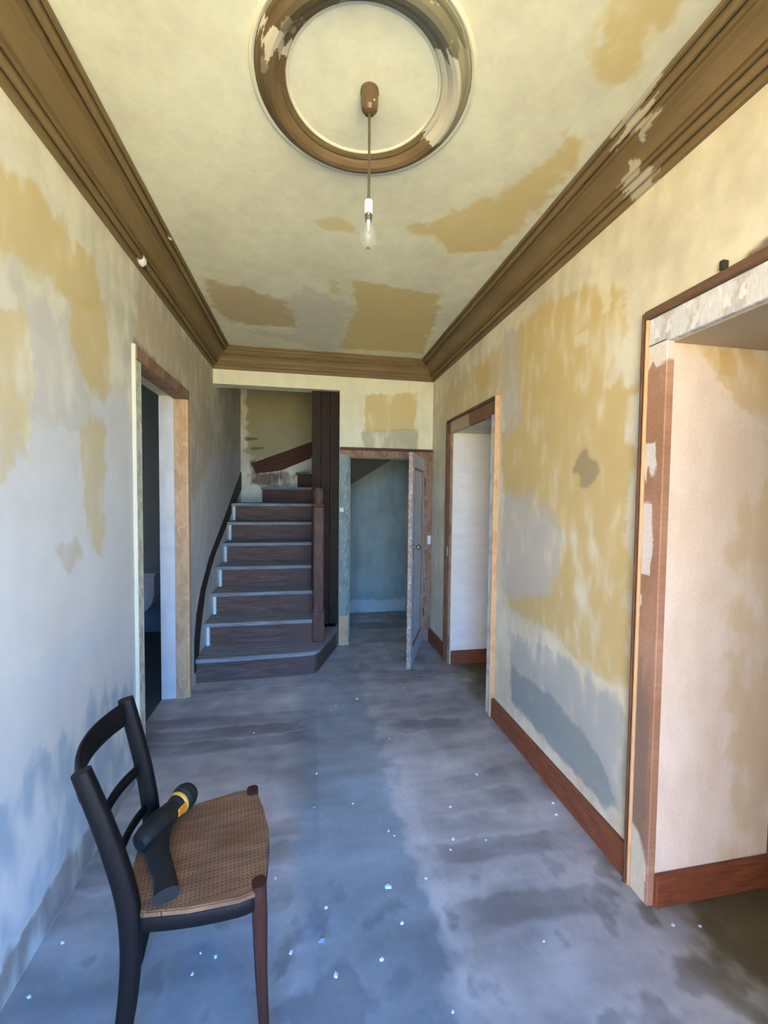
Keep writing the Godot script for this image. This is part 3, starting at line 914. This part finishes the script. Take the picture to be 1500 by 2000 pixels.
	# boarded partition from the newel line up to the ceiling: front boards and the boards along the steps
	for k in 3:
		part(o, "partition_board", bx(V(0.036 + k * 0.089, 0.199, 4.165), V(0.036 + k * 0.089 + 0.087, 3.9, 4.19), 0.003), mats.boards)
	for k in 7:
		part(o, "partition_board", bx(V(0.050, 0.199, 4.19 + k * 0.145), V(0.075, 3.9, 4.19 + k * 0.145 + 0.143), 0.003), mats.boards)


func build_closet_door() -> void:
	var o := thing("closet_door", V(1.145, 0.012, 4.075), "scraped cupboard door under the stairs, standing open on its right hinges", "door")
	var dir := V(0.85 - 1.145, 0, 3.40 - 4.075).normalized()
	o.transform.basis = Basis(dir, Vector3.UP, dir.cross(Vector3.UP))
	var W := 0.737
	var H := 1.855
	var T := 0.036
	var paintm := peel_mat("leaf", [Color(0.84, 0.87, 0.90), Color(0.78, 0.78, 0.78), Color(0.90, 0.92, 0.94)], 151, 0.60, Vector3(5, 1.4, 5), 0.4)
	var edge := peel_mat("leafedge", [Color(0.60, 0.50, 0.43), Color(0.70, 0.62, 0.57), Color(0.80, 0.75, 0.72)], 161, 0.52, Vector3(8, 2.6, 8))
	# front of the leaf is the local -z side
	part(o, "stile", bx(Vector3(0, 0, -T / 2), Vector3(0.10, H, T / 2), 0.003), paintm)
	part(o, "stile", bx(Vector3(W - 0.10, 0, -T / 2), Vector3(W - 0.004, H, T / 2), 0.003), paintm)
	part(o, "edge_strip", bx(Vector3(W - 0.005, 0, -T / 2 + 0.001), Vector3(W, H, T / 2 - 0.001), 0.001), edge)
	part(o, "rail", bx(Vector3(0.10, 0, -T / 2), Vector3(W - 0.10, 0.15, T / 2), 0.003), paintm)
	part(o, "rail", bx(Vector3(0.10, H - 0.12, -T / 2), Vector3(W - 0.10, H, T / 2), 0.003), paintm)
	part(o, "panel", bx(Vector3(0.095, 0.145, -0.006), Vector3(W - 0.095, H - 0.115, 0.006)), paintm)
	var b := MB.new()
	for s in [-1, 1]:
		var z0: float = 0.006 * s
		var z1: float = 0.019 * s
		b.box(Vector3(0.10, 0.15, z0), Vector3(0.116, H - 0.12, z1), 0.005)
		b.box(Vector3(W - 0.116, 0.15, z0), Vector3(W - 0.10, H - 0.12, z1), 0.005)
		b.box(Vector3(0.10, 0.15, z0), Vector3(W - 0.10, 0.166, z1), 0.005)
		b.box(Vector3(0.10, H - 0.136, z0), Vector3(W - 0.10, H - 0.12, z1), 0.005)
	part(o, "moulding", b, mats.brownpeel)
	var metal := flat(Color(0.55, 0.50, 0.42), 0.3, 0.8)
	b = MB.new()
	b.xf = Transform3D(Basis(Vector3.RIGHT, -PI / 2), Vector3(W - 0.05, 1.05, -T / 2))
	b.lathe([Vector2(0.0, 0.0), Vector2(0.024, 0.0), Vector2(0.024, 0.004), Vector2(0.010, 0.007), Vector2(0.009, 0.028), Vector2(0.018, 0.034), Vector2(0.026, 0.046), Vector2(0.025, 0.058), Vector2(0.014, 0.067), Vector2(0.0, 0.068)], 18)
	part(o, "knob", b, metal)
	part(o, "lock_plate", bx(Vector3(W - 0.066, 0.93, -T / 2 - 0.003), Vector3(W - 0.036, 1.02, -T / 2 + 0.001), 0.001), metal)
	for y in [0.25, 1.58]:
		b = MB.new()
		b.xf = Transform3D(Basis(), Vector3(-0.004, y, -T / 2 - 0.004))
		b.lathe([Vector2(0, 0), Vector2(0.007, 0.0), Vector2(0.007, 0.09), Vector2(0, 0.09)], 10)
		part(o, "hinge", b, flat(Color(0.30, 0.24, 0.19), 0.5, 0.5))


func rose_picture() -> ImageTexture:
	var W := 1024
	var H := 48
	var g := noise(W, H, 0.10, 501, 10.0, 1.0)
	var n := noise(W, H, 0.03, 502, 2.0, 1.0)
	var d := PackedByteArray()
	d.resize(W * H * 3)
	var brown := Color(0.38, 0.305, 0.20)
	var brown2 := Color(0.47, 0.38, 0.265)
	var grey := Color(0.43, 0.41, 0.33)
	var cream := Color(0.83, 0.79, 0.68)
	for k in W * H:
		var u := float(k % W) / W            # angle from +x towards the viewer's far side is u = 0.75
		var v := float(k / W) / H
		var j := (g[k] / 255.0 - 0.5) * 0.05
		var c := brown.lerp(brown2, g[k] / 255.0)
		# bare scraped plaster: a piece on the left, most of the right side
		var w := 0.0
		if absf(u + j - 0.44) < 0.017 - 0.010 * v:
			w = 1.0
		if u + j > 0.93 or u + j < 0.105:
			w = 1.0 if v < 0.56 else 0.35
			c = grey
		if u + j > 0.105 and u < 0.42:
			c = grey.lerp(brown, clampf((u - 0.2) * 5.0, 0, 1))
		if n[k] > 185 and u < 0.5:
			w = maxf(w, 0.4)
		if v > 0.90:
			w = maxf(w, 0.8 if u < 0.42 or u > 0.93 else 0.15)
		c = c.lerp(cream, w * 0.9)
		d[k * 3] = int(c.r * 255)
		d[k * 3 + 1] = int(c.g * 255)
		d[k * 3 + 2] = int(c.b * 255)
	return ImageTexture.create_from_image(Image.create_from_data(W, H, false, Image.FORMAT_RGB8, d))


func build_ceiling_fittings() -> void:
	var cx := 0.176
	var cd := 1.40
	var o := thing("ceiling_rose", V(cx, YC, cd), "round brown ceiling moulding ring, half scraped back to cream", "ceiling rose")
	var b := MB.new()
	b.lathe([Vector2(0.252, 0.002), Vector2(0.252, -0.010), Vector2(0.262, -0.014), Vector2(0.270, -0.013), Vector2(0.276, -0.020), Vector2(0.288, -0.030), Vector2(0.302, -0.034), Vector2(0.316, -0.030), Vector2(0.324, -0.022), Vector2(0.328, -0.014), Vector2(0.336, -0.013), Vector2(0.342, -0.008), Vector2(0.344, 0.002)], 96)
	part(o, "ring", b, textured(rose_picture(), 0.6))
	b = MB.new()
	b.lathe([Vector2(0.344, 0.002), Vector2(0.345, -0.006), Vector2(0.352, -0.009), Vector2(0.359, -0.006), Vector2(0.361, 0.002)], 96)
	part(o, "plaster_rim", b, flat(Color(0.85, 0.81, 0.70), 0.85))
	b = MB.new()
	b.lathe([Vector2(0.241, 0.002), Vector2(0.243, -0.005), Vector2(0.248, -0.006), Vector2(0.2525, -0.003), Vector2(0.2525, 0.002)], 96)
	part(o, "plaster_rim", b, flat(Color(0.87, 0.83, 0.72), 0.85))

	o = thing("pendant_lamp", V(0.194, YC, 1.40), "bare clear bulb hanging on a thin cord from a brown ceiling cup", "pendant lamp")
	b = MB.new()
	b.lathe([Vector2(0.0, 0.0), Vector2(0.030, 0.0), Vector2(0.0305, -0.012), Vector2(0.0285, -0.014), Vector2(0.0285, -0.046), Vector2(0.026, -0.060), Vector2(0.018, -0.070), Vector2(0.006, -0.074), Vector2(0.0, -0.074)], 28)
	var cup := part(o, "ceiling_cup", b, flat(Color(0.36, 0.28, 0.19), 0.25))
	part(cup, "cup_screw", MB.new().ball(Vector3(0.012, -0.05, 0.0255), Vector3(0.004, 0.004, 0.003), 8, 6), flat(Color(0.8, 0.75, 0.6), 0.3, 0.8))
	b = MB.new()
	b.tube([Vector3(-0.0022, -0.07, 0), Vector3(-0.0018, -0.25, 0), Vector3(-0.003, -0.335, 0), Vector3(-0.007, -0.372, 0)], [Vector2(0.0022, 0.0022), Vector2(0.0022, 0.0022), Vector2(0.0022, 0.0022), Vector2(0.0022, 0.0022)], Vector3.FORWARD, 8)
	b.tube([Vector3(0.0022, -0.07, 0), Vector3(0.0026, -0.25, 0), Vector3(0.003, -0.335, 0), Vector3(0.006, -0.372, 0)], [Vector2(0.0022, 0.0022), Vector2(0.0022, 0.0022), Vector2(0.0022, 0.0022), Vector2(0.0022, 0.0022)], Vector3.FORWARD, 8)
	part(o, "cord", b, flat(Color(0.34, 0.29, 0.20), 0.7))
	b = MB.new()
	b.lathe([Vector2(0.0, -0.350), Vector2(0.010, -0.350), Vector2(0.0135, -0.353), Vector2(0.0138, -0.392), Vector2(0.0125, -0.395), Vector2(0.0, -0.395)], 20)
	part(o, "lamp_socket", b, flat(Color(0.90, 0.87, 0.78), 0.4))
	b = MB.new()
	b.lathe([Vector2(0.0, -0.394), Vector2(0.0115, -0.394), Vector2(0.0125, -0.398), Vector2(0.0115, -0.402), Vector2(0.0125, -0.406), Vector2(0.0118, -0.412), Vector2(0.0118, -0.416), Vector2(0.0, -0.416)], 20)
	part(o, "bulb_cap", b, flat(Color(0.55, 0.50, 0.40), 0.3, 0.9))
	var glass := StandardMaterial3D.new()
	glass.albedo_color = Color(1, 0.99, 0.95, 0.04)
	glass.transparency = BaseMaterial3D.TRANSPARENCY_ALPHA
	glass.roughness = 0.03
	glass.metallic_specular = 0.3
	b = MB.new()
	b.lathe([Vector2(0.0118, -0.414), Vector2(0.0135, -0.425), Vector2(0.0185, -0.438), Vector2(0.0255, -0.452), Vector2(0.0300, -0.466), Vector2(0.0305, -0.478), Vector2(0.0265, -0.490), Vector2(0.0185, -0.499), Vector2(0.009, -0.503), Vector2(0.0, -0.504)], 28)
	var bulb := part(o, "bulb", b, glass)
	b = MB.new()
	b.lathe([Vector2(0.0, -0.414), Vector2(0.007, -0.414), Vector2(0.004, -0.428), Vector2(0.0035, -0.448), Vector2(0.0, -0.45)], 14)
	b.tube([Vector3(0, -0.445, 0), Vector3(-0.008, -0.462, 0)], [Vector2(0.0007, 0.0007), Vector2(0.0007, 0.0007)], Vector3.FORWARD, 6)
	b.tube([Vector3(0, -0.445, 0), Vector3(0.008, -0.462, 0)], [Vector2(0.0007, 0.0007), Vector2(0.0007, 0.0007)], Vector3.FORWARD, 6)
	b.tube([Vector3(-0.008, -0.462, 0), Vector3(0, -0.466, 0.006), Vector3(0.008, -0.462, 0)], [Vector2(0.0006, 0.0006), Vector2(0.0006, 0.0006), Vector2(0.0006, 0.0006)], Vector3.UP, 6)
	part(bulb, "filament_stem", b, flat(Color(0.80, 0.78, 0.66), 0.2))
	part(bulb, "bulb_tip", MB.new().ball(Vector3(0, -0.5035, 0), Vector3(0.006, 0.0028, 0.006), 10, 6), flat(Color(0.45, 0.40, 0.30), 0.5))


func seat_picture() -> ImageTexture:
	var N := 360
	var g := noise(N, N, 0.05, 601, 8.0, 1.0)
	var n := noise(N, N, 0.012, 602, 2.0, 1.0)
	var d := PackedByteArray()
	d.resize(N * N * 3)
	var a := Color(0.40, 0.265, 0.165)
	var e := Color(0.60, 0.44, 0.31)
	for k in N * N:
		var x := k % N
		var y := k / N
		var t := clampf(0.5 * g[k] / 255.0 + 0.5 * n[k] / 255.0, 0, 1)
		var c := a.lerp(e, t)
		var s := 1.0
		if x % 9 < 3 and y % 9 < 3 and x > 30 and x < 330 and y > 30 and y < 330:
			s = 0.55
		d[k * 3] = int(c.r * 255 * s)
		d[k * 3 + 1] = int(c.g * 255 * s)
		d[k * 3 + 2] = int(c.b * 255 * s)
	return ImageTexture.create_from_image(Image.create_from_data(N, N, false, Image.FORMAT_RGB8, d))


func build_chair() -> void:
	# local x towards the front of the chair, local z across it (minus z is the far side)
	var o := thing("bistro_chair", V(-0.305, 0, 1.27), "dark bentwood cafe chair with brown perforated seat by the left wall", "chair")
	var f := V(0.985, 0, 0.17).normalized()
	o.transform.basis = Basis(f, Vector3.UP, f.cross(Vector3.UP))
	var seat_y := 0.452
	var poly := PackedVector2Array()
	for c in [Vector2(0.165, 0.185), Vector2(0.180, 0.10), Vector2(0.190, 0.0), Vector2(0.180, -0.10), Vector2(0.165, -0.185), Vector2(0.145, -0.202), Vector2(0.10, -0.207), Vector2(-0.02, -0.192), Vector2(-0.13, -0.165), Vector2(-0.165, -0.140), Vector2(-0.178, -0.07), Vector2(-0.180, 0.0), Vector2(-0.178, 0.07), Vector2(-0.165, 0.140), Vector2(-0.13, 0.165), Vector2(-0.02, 0.192), Vector2(0.10, 0.207), Vector2(0.145, 0.202)]:
		poly.append(c)
	var b := MB.new().map(Vector3(2.3, 0, 0), Vector3(0, 0, 2.3), Vector2(0.5, 0.5))
	b.prism(poly, func(p, t): return Vector3(p.x, t, p.y), seat_y - 0.014, seat_y - 0.003, Vector3.UP)
	var small := PackedVector2Array()
	for p in poly:
		small.append(p * 0.985)
	b.prism(small, func(p, t): return Vector3(p.x, t, p.y), seat_y - 0.003, seat_y, Vector3.UP)
	var sm := textured(seat_picture(), 0.42)
	part(o, "seat", b, sm)
	# frame ring under the seat
	var ring := []
	var rr := []
	for p in poly:
		ring.append(Vector3(p.x * 0.95, seat_y - 0.036, p.y * 0.95))
		rr.append(Vector2(0.010, 0.021))
	ring.append(ring[0])
	rr.append(rr[0])
	b = MB.new().tube(ring, rr, Vector3.UP, 10, 4.0)
	part(o, "seat_frame", b, mats.chair)
	# front legs, tops standing proud at the seat corners
	for s in [1, -1]:
		b = MB.new()
		b.tube([Vector3(0.150, seat_y + 0.010, 0.186 * s), Vector3(0.152, 0.36, 0.187 * s), Vector3(0.156, 0.18, 0.190 * s), Vector3(0.166, 0.0, 0.196 * s)], [Vector2(0.019, 0.019), Vector2(0.020, 0.020), Vector2(0.016, 0.016), Vector2(0.012, 0.012)], Vector3(1, 0, 0), 12, 2.6)
		part(o, "leg", b, mats.chair_leg)
	# rear legs run on into the back posts
	var tops := {1: Vector3(-0.256, 0.832, 0.150), -1: Vector3(-0.226, 0.862, -0.152)}
	for s in [1, -1]:
		var t: Vector3 = tops[s]
		b = MB.new()
		b.tube([Vector3(-0.205, 0.0, 0.150 * s), Vector3(-0.166, 0.22, 0.152 * s), Vector3(-0.158, 0.44, 0.154 * s), t.lerp(Vector3(-0.158, 0.44, 0.154 * s), 0.52) + Vector3(0.010, 0, 0), t], [Vector2(0.015, 0.017), Vector2(0.019, 0.023), Vector2(0.020, 0.026), Vector2(0.018, 0.024), Vector2(0.016, 0.021)], Vector3(1, 0, 0), 12, 3.0)
		part(o, "rear_leg", b, mats.chair)
	# bent rails of the back: broad top rail, two thin rails below
	var near: Vector3 = tops[1]
	var far: Vector3 = tops[-1]
	var rails := [["top_rail", 0.97, 0.048, Vector2(0.010, 0.038)], ["mid_rail", 0.46, 0.045, Vector2(0.008, 0.017)], ["lower_rail", 0.16, 0.036, Vector2(0.008, 0.014)]]
	for r in rails:
		var a := Vector3(-0.158, 0.44, 0.154).lerp(near, r[1])
		var c := Vector3(-0.158, 0.44, -0.154).lerp(far, r[1])
		if r[0] == "top_rail":
			a.y -= 0.030
			c.y -= 0.030
		var pts := []
		var rad := []
		for k in 7:
			var w := k / 6.0
			pts.append(a.lerp(c, w) + Vector3(-4.0 * r[2] * w * (1 - w), 0, 0))
			rad.append(r[3])
		part(o, r[0], MB.new().tube(pts, rad, Vector3.UP, 12, 3.0), mats.chair)


func build_tool() -> void:
	# pistol shaped, lying on its side on the seat: barrel from the back post towards the far edge, grip towards the viewer
	var o := thing("power_tool", V(-0.42, 0.452, 1.35), "black pistol shaped power tool lying on the chair seat, yellow ring at its nose", "power tool")
	var a := V(-0.460, 0.494, 1.280)
	var c := V(-0.408, 0.495, 1.408)
	var axis := (c - a).normalized()
	var side := axis.cross(Vector3.UP).normalized()
	o.transform = Transform3D(Basis(side, axis, side.cross(axis)), a)       # local y along the barrel
	var L := a.distance_to(c)
	var black := flat(Color(0.035, 0.045, 0.05), 0.6)
	var green := flat(Color(0.075, 0.085, 0.065), 0.6)
	var b := MB.new()
	b.lathe([Vector2(0.0, -0.032), Vector2(0.018, -0.031), Vector2(0.030, -0.022), Vector2(0.036, 0.0), Vector2(0.038, 0.03), Vector2(0.037, 0.06), Vector2(0.032, 0.085), Vector2(0.029, L - 0.03), Vector2(0.032, L - 0.012), Vector2(0.0, L - 0.012)], 22)
	part(o, "barrel", b, black)
	b = MB.new()
	b.lathe([Vector2(0.0, L - 0.012), Vector2(0.033, L - 0.012), Vector2(0.0365, L - 0.007), Vector2(0.0365, L - 0.002), Vector2(0.033, L + 0.002), Vector2(0.0, L + 0.002)], 24)
	part(o, "yellow_ring", b, flat(Color(0.80, 0.58, 0.20), 0.5))
	b = MB.new()
	b.lathe([Vector2(0.0, L + 0.001), Vector2(0.036, L + 0.001), Vector2(0.040, L + 0.012), Vector2(0.040, L + 0.032), Vector2(0.034, L + 0.046), Vector2(0.020, L + 0.054), Vector2(0.0, L + 0.056)], 24)
	part(o, "nose_cap", b, green)
	b = MB.new()
	b.box(Vector3(0.026, L - 0.045, -0.012), Vector3(0.034, L - 0.008, 0.014), 0.003)
	b.xf = Transform3D()
	part(o, "orange_switch", b, flat(Color(0.85, 0.48, 0.10), 0.45))
	# grip towards the viewer, in the plane of the seat
	var inv := o.transform.affine_inverse()
	b = MB.new()
	b.tube([inv * V(-0.440, 0.488, 1.310), inv * V(-0.412, 0.480, 1.225), inv * V(-0.378, 0.474, 1.165), inv * V(-0.352, 0.473, 1.100)], [Vector2(0.032, 0.022), Vector2(0.028, 0.020), Vector2(0.026, 0.019), Vector2(0.031, 0.019)], inv.basis * Vector3.UP, 14, 2.6)
	part(o, "grip", b, black)
	part(o, "trigger", MB.new().ball(inv * V(-0.412, 0.484, 1.262), Vector3(0.014, 0.014, 0.010), 10, 7), green)


func chip(sd: int, s: float) -> ArrayMesh:
	# an irregular flat crumb
	var rng := RandomNumberGenerator.new()
	rng.seed = sd
	var b := MB.new()
	var lo := []
	var hi := []
	for k in 7:
		var an := TAU * k / 7.0
		var r := s * rng.randf_range(0.55, 1.1)
		lo.append(Vector3(cos(an) * r * 1.3, 0.0, sin(an) * r))
		hi.append(Vector3(cos(an) * r * 0.9, s * rng.randf_range(0.35, 0.75), sin(an) * r * 0.7))
	for k in 7:
		var j := (k + 1) % 7
		b.quad(lo[k], lo[j], hi[j], hi[k], lo[k] + lo[j] + Vector3(0, 0.002, 0))
		b.tri(hi[k], hi[j], Vector3(0, s * 0.7, 0), Vector3.UP)
		b.tri(lo[k], lo[j], Vector3.ZERO, Vector3.DOWN)
	return b.mesh()


func build_small() -> void:
	# basin in the dim room on the left
	var o := thing("wash_basin", V(-1.66, 0.30, 4.8), "pale basin low on the wall of the dim left room", "basin")
	var b := MB.new()
	b.prism(PackedVector2Array([Vector2(-0.13, 0.36), Vector2(0.12, 0.36), Vector2(0.12, 0.16), Vector2(0.09, 0.06), Vector2(0.04, 0.0), Vector2(-0.13, 0.0)]), func(p, t): return V(p.x, p.y, t), -0.004, -0.26, V(0, 0, -1))
	part(o, "bowl", b, flat(Color(0.80, 0.84, 0.88), 0.25))
	part(o, "rim", bx(V(-0.145, 0.355, 0.0), V(0.135, 0.385, -0.275), 0.008), flat(Color(0.82, 0.86, 0.90), 0.25))

	# light switch on the casing behind the cupboard door
	o = thing("light_switch", V(1.222, 1.05, 4.086), "small white light switch on the casing right of the cupboard door", "light switch")
	part(o, "plate", bx(V(-0.018, -0.045, 0.0), V(0.018, 0.045, -0.010), 0.003), flat(Color(0.86, 0.86, 0.84), 0.4))
	part(o, "rocker", bx(V(-0.008, -0.016, -0.010), V(0.008, 0.016, -0.015), 0.002), flat(Color(0.90, 0.90, 0.88), 0.35))

	# crumbs of plaster and paint on the floor
	var white := flat(Color(0.84, 0.85, 0.86), 0.9)
	var greyc := flat(Color(0.52, 0.53, 0.54), 0.9)
	var shapes := []
	for k in 4:
		shapes.append(chip(700 + k, 0.0095))
	var spots := [[1.76, 0.36], [1.73, 0.38], [1.36, 0.33], [1.46, 0.07], [1.24, 0.09], [2.45, 0.50], [1.85, 0.68], [1.67, 0.63], [1.51, 0.46], [1.61, -0.12], [1.26, 0.24], [1.33, -0.05], [1.17, 1.36], [1.19, 1.27], [1.79, 1.19], [2.65, -0.33], [3.26, -0.37], [1.38, -0.34], [1.36, -0.29], [1.32, -0.35], [1.49, -0.80], [1.34, -0.81], [1.62, 0.60], [1.64, 0.77], [1.22, 0.79], [1.09, 0.42], [2.9, 0.2], [2.2, 0.05], [2.05, 0.9], [1.95, 0.22], [3.1, 0.75], [3.3, 0.9]]
	var rng := RandomNumberGenerator.new()
	rng.seed = 77
	var marks := [["the chair's near front leg", -0.115, 1.10], ["the chair's near rear leg", -0.46, 1.13], ["the foot of the near right door casing", 1.225, 1.37], ["the near casing of the far right doorway", 1.23, 2.60], ["the open cupboard door's free edge", 0.85, 3.40], ["the rounded end of the first step", 0.09, 3.50], ["the orange far jamb of the left doorway", -0.87, 3.19], ["the largest white crumb", 0.31, 1.50]]
	var nth := ["nearest", "second nearest", "third nearest", "fourth nearest", "fifth nearest", "sixth nearest", "seventh nearest", "eighth nearest", "ninth nearest", "tenth nearest"]
	var names := []
	for sp in spots:
		var best := ""
		var least := 99
		for mk in marks:
			var here := Vector2(sp[1] - mk[1], sp[0] - mk[2]).length()
			var rank := 0
			for other in spots:
				if Vector2(other[1] - mk[1], other[0] - mk[2]).length() < here:
					rank += 1
			var said := "white plaster crumb, %s to %s" % [nth[mini(rank, 9)], mk[0]]
			if rank < least and rank < 10 and not names.has(said):
				least = rank
				best = said
		names.append(best)
	for i in spots.size():
		var c := MeshInstance3D.new()
		c.mesh = shapes[i % 4]
		c.material_override = white
		c.name = numbered("plaster_crumb")
		add_child(c)
		c.position = V(spots[i][1], 0, spots[i][0])
		c.rotation.y = rng.randf() * TAU
		c.scale = Vector3.ONE * rng.randf_range(0.45, 0.85)
		tag(c, names[i], "plaster crumb", "plaster crumbs scattered on the floor")
	var big := [[1.50, 0.31, 1.5, white, "largest white plaster crumb on the floor right of the chair seat"], [1.96, 0.03, 1.2, greyc, "grey plaster lump on the floor beyond the chair"], [1.35, 0.05, 1.3, greyc, "flat grey paint flake on the floor right of the chair's front leg"], [2.98, 0.36, 1.2, white, "white crumb on the floor before the cupboard door"], [1.72, 1.16, 1.0, white, "white fleck on the floor against the right baseboard"], [1.37, 1.225, 1.0, flat(Color(0.12, 0.11, 0.10), 0.9), "black crumb at the foot of the near right door casing"]]
	for k in big.size():
		var c := MeshInstance3D.new()
		c.mesh = chip(720 + k, 0.0085 * big[k][2])
		c.material_override = big[k][3]
		c.name = numbered("paint_flake" if k == 2 else "plaster_crumb")
		add_child(c)
		c.position = V(big[k][1], 0, big[k][0])
		tag(c, big[k][4], "crumb")
